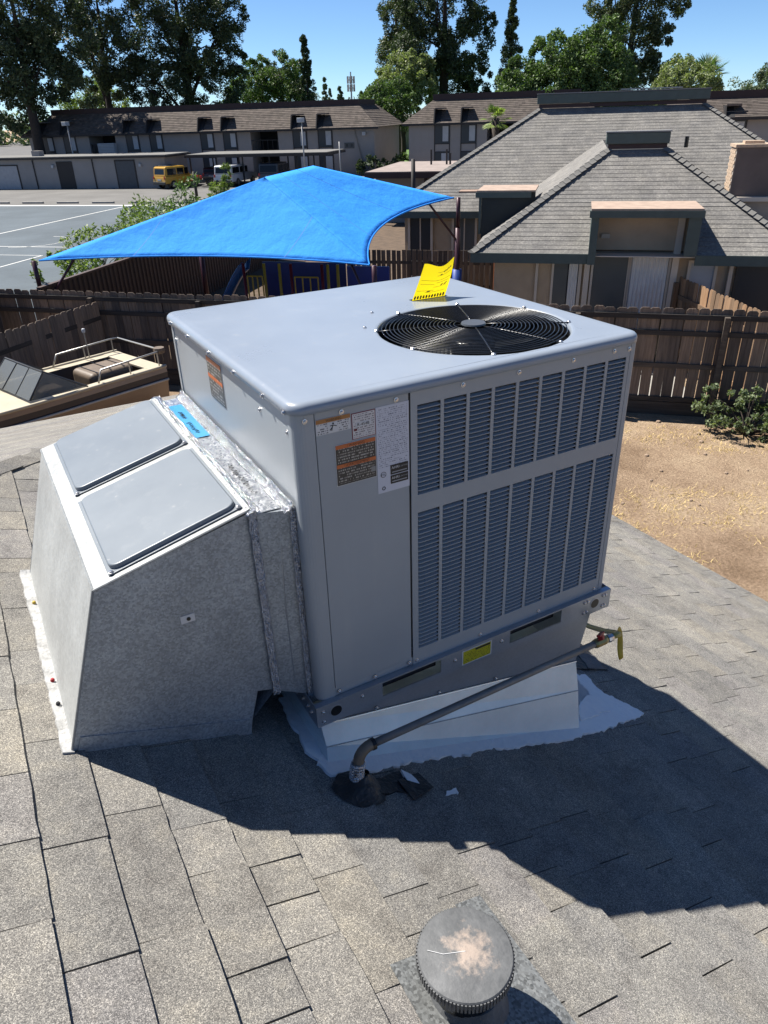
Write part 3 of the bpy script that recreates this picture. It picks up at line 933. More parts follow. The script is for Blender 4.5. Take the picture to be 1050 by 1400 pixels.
# flashing apron on the roof
def rp(x_, y_, h_=0.): return Vector((x_, y_, roofz(x_))) + Vector((SN, 0, CS)) * h_
ap = [(-.035, base_y(0) - .004), (.5, base_y(.5) - .006), (1.09, base_y(1.09) - .004), (1.36, .01), (1.40, .20), (1.40, 1.25), (-.035, 1.25)]
MB().prism([rp(a, b, .0095) for a, b in ap], (SN * .004, 0, CS * .004)).build('flashing', M_SKIRT, cb)
MB().box(-.04, .52, base_y(.2) - .012, base_y(.2) - .004, .0, .012, Matrix.Translation((0, 0, ZR)) @ Matrix.Rotation(ANG, 4, 'Y') @ Matrix.Scale(1 / 1.0, 4)).build('flashing_hem', M_GALVD, cb)
def blob(name, pts, m, parent, h0=.012, h1=.0175, jit=.012, step=.02, inset=.02):
    """a brushed-on patch with ragged edge, lying on the roof"""
    P_ = []
    n = len(pts)
    for i in range(n):
        a, b = Vector((*pts[i], 0)), Vector((*pts[(i + 1) % n], 0))
        k = max(1, int((b - a).length / step))
        for j in range(k): P_.append(a.lerp(b, j / k))
    out = []
    for i, p in enumerate(P_):
        q = Vector((noise.noise(p * 22 + Vector((3, 1, 0))) + noise.noise(p * 6), noise.noise(p * 22 + Vector((9, 5, 2))) + noise.noise(p * 6 + Vector((4, 4, 4))), 0)) * jit * .6 + Vector((R.uniform(-1, 1), R.uniform(-1, 1), 0)) * jit * .25
        out.append(p + q)
    c = sum(out, Vector()) / len(out)
    bm = bmesh.new()
    lo = [bm.verts.new(rp(p.x, p.y, h0 - .010)) for p in out]
    mid = [bm.verts.new(rp(p.x, p.y, h0)) for p in out]
    for i in range(len(out)):
        j = (i + 1) % len(out)
        bm.faces.new((lo[i], lo[j], mid[j], mid[i]))
    bm.faces.new(mid)
    bmesh.ops.triangulate(bm, faces=[f for f in bm.faces if len(f.verts) > 4])
    bmesh.ops.recalc_face_normals(bm, faces=bm.faces)
    me_ = bpy.data.meshes.new(name); bm.to_mesh(me_); bm.free()
    return ob(name, me_, m, parent)
blob('sealant', [(-.055, -.075), (-.045, -.135), (.12, -.150), (.35, -.138), (.62, -.142), (.85, -.140), (1.05, -.135), (1.22, -.115), (1.40, -.085), (1.50, -.05), (1.47, .03), (1.42, .12), (1.43, .24), (1.36, .24), (1.33, .10), (1.10, -.03), (.8, -.03), (.5, -.03), (.2, -.03), (-.02, -.04)], M_SEAL, cb, .0155, .02, .020, .012)
blob('sealant', [(-.035, -.09), (-.07, -.02), (-.06, .25), (-.03, .25), (-.025, .0)], M_SEAL, cb, .0165, .02, .014)
blob('sealant', [(1.12, -.05), (1.33, -.02), (1.36, .08), (1.30, .10), (1.18, .03)], M_SEAL, cb, .0205, .02, .012)

# ------------------------------------------------------------------ return duct on the left side
dt = thing('duct_hood', 'slanted galvanised sheet metal duct with two raised grey hatches left of the unit', 'duct', (0, 0, 0))
Y1, Y2 = .096, 1.141
TLx, TLz, TRx, TRz = -.549, .580, -.112, .690
AX = -.709
front = [(AX, roofz(AX) + .004), (-.205, roofz(-.205) + .004), (-.196, -.055), (-.165, .055), (-.103, .035), (TRx, TRz - .012), (TLx, TLz - .004)]
MB().prism([(a, Y1, b) for a, b in front], (0, .004, 0)).build('front_sheet', M_GALVD, dt)
MB().prism([(a, Y2 - .004, b) for a, b in front], (0, .004, 0)).build('rear_sheet', M_GALVD, dt)
def dentf(s_, t_):
    p = Vector((AX, Y1 + .002, roofz(AX))).lerp(Vector((AX, Y2 - .002, roofz(AX))), s_).lerp(Vector((TLx, Y1 + .002, TLz)).lerp(Vector((TLx, Y2 - .002, TLz)), s_), t_)
    p.x -= .006 * math.sin(s_ * PI) * math.sin(t_ * PI) * (1 + .8 * noise.noise(Vector((s_ * 3, t_ * 3, 1))))
    return p
MB().grid(20, 12, dentf).build('left_sheet', M_GALVW, dt, True)
topn = Vector((-(TRz - TLz), 0, TRx - TLx)).normalized()
def tp(s_, y_, h_=0.): return Vector((TLx + (TRx - TLx) * s_, y_, TLz + (TRz - TLz) * s_)) + topn * h_
MB().prism([tp(-.006, Y1 - .004), tp(1., Y1 - .004), tp(1., Y2 + .004), tp(-.006, Y2 + .004)], topn * .002).build('top_sheet', M_GALVT, dt)
MB().tube([tp(-.004, Y1 - .004, -.001), tp(.98, Y1 - .004, -.001)], .0035, 6).build('top_hem', M_GALVT, dt)
MB().tube([Vector((AX - .001, Y1 - .001, roofz(AX) + .01)), Vector((TLx - .002, Y1 - .002, TLz))], .0035, 6).build('corner_seam', M_GALVT, dt)
MB().tube([Vector((TLx - .001, Y1, TLz)), Vector((TLx - .001, Y2, TLz))], .0035, 6).build('corner_seam', M_GALVT, dt)
# closing sheets towards the unit
MB().quad((-.104, Y1 + .004, .035), (-.104, Y2 - .004, .035), (-.113, Y2 - .004, TRz - .012), (-.113, Y1 + .004, TRz - .012)).build('right_sheet', M_GALVD, dt)
MB().quad((-.196, Y1 + .004, -.055), (-.196, Y2 - .004, -.055), (-.104, Y2 - .004, .034), (-.104, Y1 + .004, .034)).build('under_sheet', M_GALVD, dt)
MB().quad((-.205, Y1 + .004, roofz(-.205)), (-.205, Y2 - .004, roofz(-.205)), (-.196, Y2 - .004, -.055), (-.196, Y1 + .004, -.055)).build('under_sheet', M_GALVD, dt)
# base strip along the front foot
MB().prism([(AX + .012, Y1 - .0035, roofz(AX + .012) + .004), (-.204, Y1 - .0035, roofz(-.204) + .004), (-.202, Y1 - .0035, roofz(-.204) + .068), (AX + .03, Y1 - .0035, roofz(AX + .03) + .060)], (0, .003, 0)).build('foot_strip', M_GALVD, dt)
blob('sealant', [(AX - .028, Y1 - .008), (AX + .004, Y1 - .012), (AX + .01, Y2 + .02), (AX - .032, Y2 + .02)], M_SEALD, dt, .0155, .02, .007)
# hatches: pressed pans
def hatch(y0, y1, s0, s1):
    root = MB().prism([tp(s0, y0, .003), tp(s1, y0, .003), tp(s1, y1, .003), tp(s0, y1, .003)], topn * .004).build('hatch_frame', M_HATCH, dt, bevel=.0015)
    n = 6; rad = .03
    Lx = (Vector((TRx, 0, TRz)) - Vector((TLx, 0, TLz))).length
    ring = []
    def loop(ins, h_, rd):
        a0, a1, b0, b1 = s0 * Lx + ins, s1 * Lx - ins, y0 + ins, y1 - ins
        pts = []
        for (qx, qy, an) in ((a1 - rd, b1 - rd, 0), (a0 + rd, b1 - rd, PI / 2), (a0 + rd, b0 + rd, PI), (a1 - rd, b0 + rd, 1.5 * PI)):
            for i in range(n + 1):
                t = an + PI / 2 * i / n
                pts.append(tp((qx + rd * math.cos(t)) / Lx, qy + rd * math.sin(t), h_))
        return pts
    ls = [loop(.010, .006, rad), loop(.010, .0165, rad), loop(.0115, .0190, rad - .0015), loop(.0145, .020, rad - .004)]
    mb = MB(); k = len(ls[0])
    for q in ls: mb.v += [tuple(p) for p in q]
    for i in range(len(ls) - 1):
        for j in range(k): mb.f.append((i * k + j, i * k + (j + 1) % k, (i + 1) * k + (j + 1) % k, (i + 1) * k + j))
    mb.f.append(tuple((len(ls) - 1) * k + j for j in range(k)))
    o = mb.build('hatch_lid', M_HATCH, dt)
    for p in o.data.polygons: p.use_smooth = len(p.vertices) == 4
    for (a, b) in ((s0 + .02, y0 + .006), (s1 - .02, y0 + .006)): screw(tp(a, b, .008), 'z', dt)
hatch(.640, 1.128, .105, .965)
hatch(.112, .590, .105, .965)
pt = MB().box(-.352, -.312, Y1 - .0018, Y1 - .0004, .390, .415).build('patch', M_WT, dt)
MB().lathe([(.006, 0), (.006, .002)], (-.330, Y1 - .0018, .402), 10, Matrix.Rotation(PI / 2, 4, 'X')).build('patch_hole', M_BLACK, pt)
for yy, m_ in ((.90, M_YEL), (.42, M_RED), (.30, M_BLACKM)):
    b_ = MB().lathe([(.006, 0), (.007, .004), (.005, .009), (.001, .011)], rp(AX - .012, yy, .016), 9).build('sealant_dab', m_, dt)
# collar between the duct and the unit
cl0 = [(-.108, .090), (-.002, .062)]
col = MB()
zb0, zt0 = .030, .668
col.add([(-.104, .094, zb0), (-.002, .064, -.010), (-.002, .064, .668), (-.112, .094, .672), (-.104, 1.145, zb0), (-.002, 1.165, -.010), (-.002, 1.165, .668), (-.112, 1.145, .672)],
        [(0, 1, 2, 3), (3, 2, 6, 7), (4, 7, 6, 5), (0, 4, 5, 1)])
col.build('collar', M_GALVD, dt)
MB().tube([(-.045, .0785, -.0), (-.05, .0775, .35), (-.04, .0765, .66)], .0018, 5).build('collar_crease', M_GALV, dt)
# crinkled foil tape
def tape(path, side, wd_, nrm, amp=.006, parent=dt, name='foil_tape'):
    n = 230; m_ = 12
    pts = [Vector(p) for p in path]
    seg = [(pts[i + 1] - pts[i]).length for i in range(len(pts) - 1)]
    tot = sum(seg)
    def at(t):
        d_ = t * tot
        for i, s_ in enumerate(seg):
            if d_ <= s_ or i == len(seg) - 1: return pts[i].lerp(pts[i + 1], min(1, d_ / s_))
            d_ -= s_
    side = Vector(side).normalized(); nrm = Vector(nrm).normalized()
    sd_ = R.uniform(0, 50)
    def fn(s_, t_):
        p = at(s_) + side * (t_ - .5) * wd_ * (1 + .22 * noise.noise(Vector((s_ * tot * 25, sd_, t_ > .5))))
        q = Vector((s_ * tot * 70, t_ * wd_ * 70, sd_))
        e = .15 + .85 * math.sin(t_ * PI)
        return p + nrm * (.002 + amp * e * (.9 + .9 * noise.noise(q) + .8 * noise.noise(q * 2.9)) + .0026 * R.uniform(-1, 1))
    o = MB().grid(n, m_, fn).build(name, M_FOIL, parent)
    return o
tape([(-.112, .07, .683), (-.112, 1.16, .683)], (1, 0, .2), .040, (0, 0, 1), .0055)
tape([(-.012, .05, .672), (-.012, 1.17, .672)], (1, 0, .3), .034, (-.2, 0, 1), .005)
tape([(-.002, .05, .684), (-.002, 1.17, .684)], (0, 0, 1), .030, (-1, 0, 0), .004)
tape([(-.112, .088, .690), (-.106, .088, .025)], (1, 0, 0), .024, (0, -1, 0), .005)
tape([(-.006, .058, .680), (-.006, .058, -.030)], (1, 0, 0), .020, (0, -1, 0), .005)
stp = MB().grid(30, 5, lambda s_, t_: (-.095 + .066 * t_, .085 + 1.05 * s_, .6735 + .0015 * noise.noise(Vector((s_ * 40, t_ * 5, 0))))).build('foil_strip', m_galv('foil_strip_metal', (.80, .82, .84), .3, .9, 150, .1), dt)
flm = MB().quad((-.092, .70, .6765), (-.036, .70, .6765), (-.036, 1.06, .6765), (-.092, 1.06, .6765)).build('blue_film', M_FILM, dt)
def scribble(y0, y1, x_, z_, n, parent):
    for i in range(n):
        mb = MB()
        yc = y0 + (y1 - y0) * i / n
        k = R.choice([5, 6, 7])
        pts = [(x_ + .012 * math.sin(j * 2.1 + i) * R.uniform(.4, 1), yc + (y1 - y0) / n * .9 * j / k, z_) for j in range(k + 1)]
        mb.tube(pts, .0009, 4)
        mb.build('handwriting', M_INK, parent)
scribble(.74, .86, -.066, .6772, 4, dt)
scribble(.90, .98, -.066, .6772, 3, dt)
scribble(.20, .44, -.060, .6765, 5, dt)

# ------------------------------------------------------------------ gas line
gp = thing('gas_pipe', 'grey steel gas pipe running along the front of the curb to a red valve', 'pipe', (0, 0, 0))
def arc(c, a, b, n=8):
    c, a, b = Vector(c), Vector(a), Vector(b)
    return [c + (a - c).lerp(b - c, i / n).normalized() * ((a - c).length * (1 - i / n) + (b - c).length * i / n) for i in range(n + 1)]
PA, PB = Vector((.085, -.172, -.072)), Vector((1.045, -.135, -.112))
MB().tube([PA, PB], .0125, 12).build('pipe_run', M_STEELPIPE, gp, True)
el = arc((.082, -.173, -.112), (.090, -.172, -.0725), (.040, -.178, -.116))
MB().tube(el, .0175, 12).build('elbow', mat('tan_elbow', (.22, .18, .135), .6, .2, .2, 25), gp, True)
MB().lathe([(.0195, 0), (.0195, .012)], (0, 0, 0), 12).build('elbow_band', M_BLACK, gp).matrix_world = Matrix.Translation((.088, -.172, -.0725)) @ Matrix.Rotation(PI / 2, 4, 'Y')
MB().tube([(.040, -.178, -.11), (.036, -.183, -.15), (.033, -.188, -.21)], [.0165, .018, .022], 12).build('riser', M_FOIL, gp, True)
rs = MB()
for i in range(7): rs.tube([(.036 - .014 * i / 7 + .0205 * math.cos(k), -.180 - .008 * i / 7 + .0205 * math.sin(k), -.118 - .008 * i + .004 * math.sin(k * 2 + i)) for k in [j * .55 for j in range(13)]], .004, 5)
rs.build('foil_wrap', M_FOIL, gp, True)
# black mastic boot
def boot(s_, t_):
    a = 2 * PI * s_
    r_ = .0165 + .062 * (1 - t_) ** 1.6 * (1 + .25 * noise.noise(Vector((math.cos(a) * 1.5, math.sin(a) * 1.5, t_ * 3))))
    x_, y_ = .022 + .012 * t_ + r_ * math.cos(a) * 1.05, -.208 + .022 * t_ + r_ * math.sin(a)
    return rp(x_, y_, .010 + .036 * t_ ** 1.1 + .006 * noise.noise(Vector((x_ * 30, y_ * 30, 2))))
MB().grid(29, 10, boot).build('mastic_boot', M_BLACKM, gp, True)
blob('mastic_patch', [(-.03, -.225), (.02, -.262), (.10, -.25), (.17, -.265), (.205, -.235), (.185, -.175), (.10, -.18), (.03, -.17), (-.03, -.185)], M_BLACKM, gp, .0135, .018, .02)
MB().prism([rp(.155, -.300, .016), rp(.245, -.270, .022), rp(.235, -.195, .018), (rp(.15, -.21, .016))], (SN * .003, 0, CS * .003)).build('loose_plate', M_BLACKM, gp)
blob('sealant_smear', [(.175, -.22), (.20, -.245), (.205, -.20), (.185, -.175)], M_SEAL, gp, .0225, .02, .014)
# valve, coupling, yellow connector
MB().lathe([(.015, -.03), (.018, -.02), (.018, .02), (.015, .03)], (0, 0, 0), 10).build('valve_body', M_BRASS, gp).matrix_world = Matrix.Translation((1.075, -.134, -.114)) @ Matrix.Rotation(PI / 2, 4, 'Y')
MB().lathe([(.015, -.012), (.0165, 0), (.015, .012)], (0, 0, 0), 8).build('coupling', M_SCREW, gp).matrix_world = Matrix.Translation((1.125, -.132, -.118)) @ Matrix.Rotation(PI / 2, 4, 'Y')
hd = MB().box(-.022, .026, -.008, .008, .016, .024).box(-.01, .01, -.01, .01, 0, .018)
hd.build('valve_handle', M_RED, gp, bevel=.002).matrix_world = Matrix.Translation((1.075, -.140, -.100)) @ Matrix.Rotation(-.5, 4, 'X') @ Matrix.Rotation(.5, 4, 'Z')
MB().tube([(1.13, -.132, -.118), (1.19, -.12, -.135), (1.215, -.08, -.165), (1.24, .0, -.22), (1.33, .16, -.34), (1.38, .4, -.42)], .0105, 8).build('connector', mat('yellow_connector', (.42, .33, .07), .45, .1, .15, 30), gp, True)
def ytape(s_, t_): return (1.195 + .020 * t_ + .035 * s_ + .010 * math.sin(s_ * 5), -.105 + .012 * math.sin(s_ * 4 + t_), -.125 - .155 * s_ + .01 * t_ * math.sin(s_ * 7))
MB().grid(12, 4, ytape).build('tape_end', M_YEL, gp, True, solid=.001)
# second flashing on the roof to the right of the curb
fl2 = thing('pipe_flashing', 'dark lead flashing plate on the shingles right of the curb', 'flashing', (0, 0, 0))
MB().prism([rp(1.42, .30, .012), rp(1.62, .27, .012), rp(1.66, .50, .012), rp(1.44, .52, .012)], (SN * .004, 0, CS * .004)).build('plate', M_BLACKM, fl2)
blob('sealant', [(1.50, .29), (1.60, .27), (1.64, .40), (1.55, .42)], mat('grey_sealant', (.12, .12, .125), .6, 0, .3, 20, .5), fl2, .0195, .02, .02)
sp_ = thing('sealant_spot', 'small white sealant smear on the shaded shingles below the pipe boot', 'sealant', (0, 0, 0))
blob('smear', [(.275, -.305), (.325, -.300), (.335, -.275), (.29, -.285)], M_SEAL, sp_, .0145, .02, .008, .01)

# ------------------------------------------------------------------ vent pipe in the foreground
vt = thing('vent_pipe', 'round weathered metal vent cap on a black pipe in the foreground', 'roof vent', (-.056, -.876, roofz(-.056)))
VZ = .012 - roofz(-.056)
def vent_mat():
    k = NT('weathered_zinc')
    f = k.noise(9, 6, .7)
    c = k.ramp(f, [(.3, (.075, .08, .085)), (.55, (.15, .155, .16)), (.75, (.24, .245, .25))])
    sp = k.n('ShaderNodeSeparateXYZ'); k.l(k.tc.outputs['Object'], sp.inputs[0])
    d_ = k.n('ShaderNodeVectorMath', operation='DISTANCE')
    mp = k.n('ShaderNodeMapping'); mp.inputs['Location'].default_value = (.0, .0, 0); mp.inputs['Scale'].default_value = (1, 1, 0)
    k.l(k.tc.outputs['Object'], mp.inputs[0]); k.l(mp.outputs[0], d_.inputs[0]); d_.inputs[1].default_value = (.012, -.004, 0)
    rust = k.math('SUBTRACT', k.math('ADD', k.math('MULTIPLY', k.noise(22, 7, .72), .19), -.040), d_.outputs['Value'])
    rf = k.ramp(rust, [(.0, (0, 0, 0)), (.035, (1, 1, 1))])
    c = k.mix(k.math('MULTIPLY', rf, .8), c, (.50, .40, .33))
    k.base(c); k.set(.6, .15, .4)
    k.bump(k.noise(70, 4), .3, .004)
    return k.m
MV = vent_mat()
MB().lathe([(.100, -.022), (.1055, -.022), (.1055, -.002), (.103, .001), (.0, .006)], (0, 0, VZ), 48).build('cap', MV, vt)
cr = MB()
for i in range(84):
    a = 2 * PI * i / 84
    cr.box(-.0016, .0016, -.0022, .0022, -.030, -.003, Matrix.Translation((.1065 * math.cos(a), .1065 * math.sin(a), VZ)) @ Matrix.Rotation(a, 4, 'Z'))
cr.build('crimped_rim', MV, vt)
MB().tube([(.0, .0, VZ + .0062), (-.045, .02, VZ + .0045), (-.07, .045, VZ + .0035)], .0008, 4).build('scratch', M_WT, vt)
MB().lathe([(.072, -VZ - .03), (.072, VZ * 0 - .02)], (0, 0, VZ), 28).build('pipe', M_BLACK, vt)
MB().lathe([(.108, -.005), (.092, .018), (.080, .045), (.076, .06)], (0, 0, .0), 28, Matrix.Rotation(.15, 4, 'Y')).build('storm_collar', MV, vt)
for i in range(4):
    a = i * PI / 2 + .6
    MB().box(-.002, .002, -.008, .008, -.07, -.01, Matrix.Translation((.09 * math.cos(a), .09 * math.sin(a), VZ)) @ Matrix.Rotation(a, 4, 'Z')).build('bracket', MV, vt)
def rl(x_, y_, h_=0.): return rp(x_ - .056, y_ - .888, h_) - Vector((-.056, -.888, roofz(-.056)))
MB().prism([rl(-.13, -.30, .0125), rl(.215, -.30, .0125), rl(.205, .22, .0125), rl(.12, .215, .0125), rl(.11, .13, .0125), rl(-.13, .12, .0125)], (SN * .002, 0, CS * .002)).build('flashing', m_galv('weathered_flashing', (.24, .25, .25), .6, .3, 160, .45, .3), vt)

# ================================================================== beyond the roof
# fences: every board its own piece
bmesh_cache = {}
def board_mesh(key, wd, h, ear, m):
    if key not in bmesh_cache:
        rr = random.Random(len(bmesh_cache) * 3 + 1)
        t = .016
        poly = [(-wd / 2, 0, 0), (wd / 2, 0, 0), (wd / 2, 0, h - ear), (wd / 2 - ear, 0, h), (-wd / 2 + ear, 0, h), (-wd / 2, 0, h - ear)]
        poly = [(a + rr.uniform(-.003, .003), b, c) for a, b, c in poly]
        bmesh_cache[key] = MB().prism(poly, (0, t, 0)).mesh('board')
        bmesh_cache[key].materials.append(m)
    return bmesh_cache[key]
def fence(label, p0, p1, h, m, pitch=.205, wd=.19, ear=.035, rails=(.35, 1.05, 1.7), z0=.22, railm=None, rail_side=-1, posts=True, kick=True, lean=.012, skip=None, name='wood_fence', hj=.012):
    """p0,p1 in the street frame; boards stand on the line, rails on the side towards us"""
    a, b = Vector((*p0, 0)), Vector((*p1, 0))
    d = b - a; L = d.length
    root = thing(name, label, 'fence', W(p0[0], p0[1]), -TH + math.atan2(d.y, d.x))
    n = int(L / pitch)
    for i in range(n):
        if skip and skip(i / n): continue
        me = board_mesh((m.name, round(h, 2), ear, wd, i % 5), wd, h - z0, ear, m)
        o = inst('board', me, root, (pitch * (i + .5) + R.uniform(-.006, .006), 0, z0 + R.uniform(-hj, hj)), (R.uniform(-.008, .008), R.uniform(-lean, lean), 0))
    for z in rails:
        MB().box(0, L, rail_side * .040 - (.0 if rail_side < 0 else .0), rail_side * .002, z - .045, z + .045).build('rail', railm or M_RAILWOOD, root)
    if posts:
        k = max(1, int(L / 2.4))
        for i in range(k + 1):
            xx = min(L - .06, .05 + i * L / k)
            MB().box(xx - .045, xx + .045, rail_side * .135, rail_side * .042, 0, h - .12).build('post', railm or M_RAILWOOD, root)
    if kick:
        MB().box(0, L, rail_side * .03, rail_side * .0 + .002, 0, z0 + .02).build('kickboard', railm or M_RAILWOOD, root)
    return root
fence('long dark weathered board fence across the back of the dirt yard', (-15.5, 14.42), (5.4, 14.24), 2.05, M_DARKWOOD, rails=(.32, .98, 1.60, 1.90), z0=.24)
fence('dark weathered side fence behind the boat', (-11.1, 6.4), (-10.05, 14.3), 1.86, M_DARKWOOD, pitch=.185, wd=.182, rails=(.4, 1.5), rail_side=1, z0=.05, kick=False)
fence('short taller dark fence end at the left frame edge', (-15.4, 13.2), (-11.75, 13.3), 2.35, M_DARKWOOD, pitch=.2, rails=(.4, 1.3, 1.95), z0=.05, kick=False, rail_side=-1)
fence('short side fence with sunlit pale boards beside the patio door', (2.42, 17.9), (3.62, 14.42), 1.92, M_NEWWOOD, pitch=.15, wd=.142, rails=(.4, 1.5), z0=.05, kick=False, railm=M_NEWWOOD, rail_side=-1)
fence('grey brown slat fence with light gaps behind the shade sail', (-6.6, 22.0), (-2.1, 22.0), 1.75, M_MIDWOOD, pitch=.155, wd=.12, ear=.0, rails=(.4, 1.4), z0=.05, kick=False, rail_side=1)
fence('reddish brown slat gate left of the patio wall', (-2.08, 21.3), (-.9, 20.3), 1.62, M_REDWOOD, pitch=.125, wd=.11, ear=.0, rails=(.4, 1.3), z0=.25, kick=False, rail_side=1, posts=False, name='wood_gate')

# ------------------------------------------------------------------ neighbour's house
M_GREEN = mat('dark_green_trim', (.075, .105, .098), .55, 0, .12, 6)
M_TAN = mat('tan_siding', (.52, .41, .29), .85, 0, .08, 4, .25, 30)
M_TRIM = mat('light_tan_trim', (.70, .62, .52), .7, 0, .06)
M_PINK = mat('tan_gravel_cap', (.44, .33, .26), .9, 0, .22, 5, .3, 40)
M_BRICK = mat('tan_brick', (.56, .42, .30), .85, 0, .25, 8, .5, 40)
M_MORTAR = mat('mortar', (.42, .38, .33), .9)
M_PANE = m_glass('dark_window_glass', (.05, .058, .068), .3)
M_BLIND = mat('white_blind', (.50, .52, .55), .6, 0, .1, 3)
M_SCREENDOOR = mat('door_screen', (.10, .115, .12), .35, 0, .1, 2)
hs = thing('neighbour_house', 'single storey house with grey hipped shingle roofs and dark green trim behind the fence', 'house', W(0, 0), -TH)
SLP = .684
# front wing roof
ev, eh, ul, ur, av, ah = 17.45, 2.44, -2.25, 4.85, 20.35, 4.38
al, ar = .64, 1.97
bt_ = .92 / (ah - eh)
bvv, bz_ = ev + (av - ev) * bt_, eh + .92
shingle_plane('roof_slope', (ul, ev, eh), (.36, ev, eh), (.36, bvv, bz_), (ul + (al - ul) * bt_, bvv, bz_), 12, M_HOUSEROOF, hs, .011)
shingle_plane('roof_slope', (2.59, ev, eh), (ur, ev, eh), (ur + (ar - ur) * bt_, bvv, bz_), (2.59, bvv, bz_), 12, M_HOUSEROOF, hs, .011)
shingle_plane('roof_slope', (ul + (al - ul) * bt_, bvv, bz_), (ur + (ar - ur) * bt_, bvv, bz_), (ar, av, ah), (al, av, ah), 13, M_HOUSEROOF, hs, .011)
shingle_plane('roof_slope', (ul, 26.5, eh), (ul, ev, eh), (al, av, ah), (al, 26.5, ah), 25, M_HOUSEROOF, hs, .011)
shingle_plane('roof_slope', (ur, ev, eh), (ur, 26.5, eh), (ar, 26.5, ah), (ar, av, ah), 25, M_HOUSEROOF, hs, .011)
# main roof
mv, mh, ml, mr, bv = 25.2, 2.44, -6.2, 8.2, 29.4
shingle_plane('roof_slope', (ml, mv, mh), (mr, mv, mh), (3.85, bv, 5.28), (-1.5, bv, 5.28), 34, M_HOUSEROOF, hs, .011)
shingle_plane('roof_slope', (ml, 36, mh), (ml, mv, mh), (-1.5, bv, 5.28), (-1.5, 33, 5.28), 34, M_HOUSEROOF, hs, .011)
shingle_plane('roof_slope', (mr, mv, mh), (mr, 36, mh), (3.85, 33, 5.28), (3.85, bv, 5.28), 34, M_HOUSEROOF, hs, .011)
MB().quad((-1.5, bv, 5.27), (3.85, bv, 5.27), (3.85, 33, 5.27), (-1.5, 33, 5.27)).build('roof_flat', M_UNDER, hs)
MB().quad((al, av, ah - .01), (ar, av, ah - .01), (ar, 27, ah - .01), (al, 27, ah - .01)).build('roof_flat', M_UNDER, hs)
def hipcaps(A, B, n):
    A, B = Vector(A), Vector(B)
    d = (B - A) / n
    side = Vector((d.y, -d.x, 0)).normalized()
    mb = MB()
    q = d.normalized() * .02
    mb.add([Vector((0, 0, .05)), side * .13 + Vector((0, 0, -.005)), -side * .13 + Vector((0, 0, -.005)), d * 1.06 + Vector((0, 0, .025)), d * 1.06 + side * .12 + Vector((0, 0, -.03)), d * 1.06 - side * .12 + Vector((0, 0, -.03)), Vector((0, 0, -.03))],
           [(0, 1, 4, 3), (0, 3, 5, 2), (0, 2, 6, 1)])
    me = mb.mesh('hip_shingle'); me.materials.append(M_HIP)
    for i in range(n): inst('hip_shingle', me, hs, A + d * i)
M_HIP = mat('hip_cap_shingle_grey', (.19, .185, .175), .95, 0, .2, 5)
hipcaps((ul, ev, eh + .03), (al, av, ah + .03), 26)
hipcaps((ur, ev, eh + .03), (ar, av, ah + .03), 26)
hipcaps((ml, mv, mh + .03), (-1.5, bv, 5.31), 34)
hipcaps((mr, mv, mh + .03), (3.85, bv, 5.31), 34)
# flat-topped ridge caps
rc = MB().box(-1.55, 3.90, bv - .05, bv + .25, 5.30, 5.42).build('ridge_base', mat('maroon_flashing', (.05, .028, .03), .7), hs)
MB().box(-1.62, 3.97, bv - .14, bv + .3, 5.425, 5.72).build('ridge_cap', M_GREEN, hs, bevel=.02)
MB().box(-1.64, 3.99, bv - .16, bv + .31, 5.72, 5.75).build('ridge_cap_top', mat('grey_cap_metal', (.25, .25, .25), .6), hs)
MB().box(1.2, 3.3, bv + 2.0, bv + 2.05, 5.80, 5.84).build('roof_rail', M_TRIM, hs)
MB().box(.63, 1.98, av - .03, av + .2, ah + .02, ah + .12).build('ridge_base', mat('maroon_flashing', (.05, .028, .03), .7), hs)
MB().box(.57, 2.02, av - .10, av + .3, ah + .125, ah + .37).build('ridge_cap', M_GREEN, hs, bevel=.02)
MB().box(.55, 2.04, av - .12, av + .31, ah + .37, ah + .40).build('ridge_cap_top', mat('grey_cap_metal', (.25, .25, .25), .6), hs)
# fascia with the opening of the tall patio bay
PB0, PB1 = .36, 2.44
MB().box(ul, PB0, ev - .03, ev + .02, eh - .20, eh + .012).build('fascia', M_GREEN, hs)
MB().box(PB1 + .16, ur, ev - .03, ev + .02, eh - .20, eh + .012).build('fascia', M_GREEN, hs)
MB().box(ul, ul + .05, ev + .02, 26, eh - .2, eh).build('fascia', M_GREEN, hs)
MB().box(ml, mr, mv - .03, mv + .02, mh - .2, mh).build('fascia', M_GREEN, hs)
MB().box(ul + .06, ur - .05, ev + .02, ev + .6, eh - .05, eh - .03).build('soffit', M_TRIM, hs)
# tall patio bay
bay = MB()
bay.box(PB0 - .02, PB1 + .16, ev - .16, ev + 1.3, 3.36, 3.40)
bay.build('bay_roof', M_PINK, hs)
MB().box(PB0 - .05, PB1 + .19, ev - .18, ev + .0, 3.22, 3.357).build('bay_fascia', M_GREEN, hs)
MB().box(PB0, PB0 + .16, ev - .10, ev - .035, 2.24, 3.22).build('bay_side', M_GREEN, hs)
MB().box(PB1 - .10, PB1 + .16, ev - .10, ev - .035, 2.44, 3.22).build('bay_side', M_GREEN, hs)
MB().box(PB0, PB0 + .05, ev - .03, ev + 1.3, 2.24, 3.357).build('bay_cheek', M_GREEN, hs)
MB().box(PB1 + .10, PB1 + .15, ev - .03, ev + 1.3, 2.44, 3.357).build('bay_cheek', M_GREEN, hs)
WV = 18.0
MB().box(ul + .5, ur - .3, WV + .02, WV + .2, 0, eh - .02).build('wall', M_TAN, hs)
MB().box(ul + .5, ul + .7, WV + .2, 26, 0, eh - .02).build('wall', M_TAN, hs)
MB().box(PB0 + .05, PB1 + .1, WV - .06, WV + .01, 2.47, 3.35).build('bay_wall', M_TAN, hs)
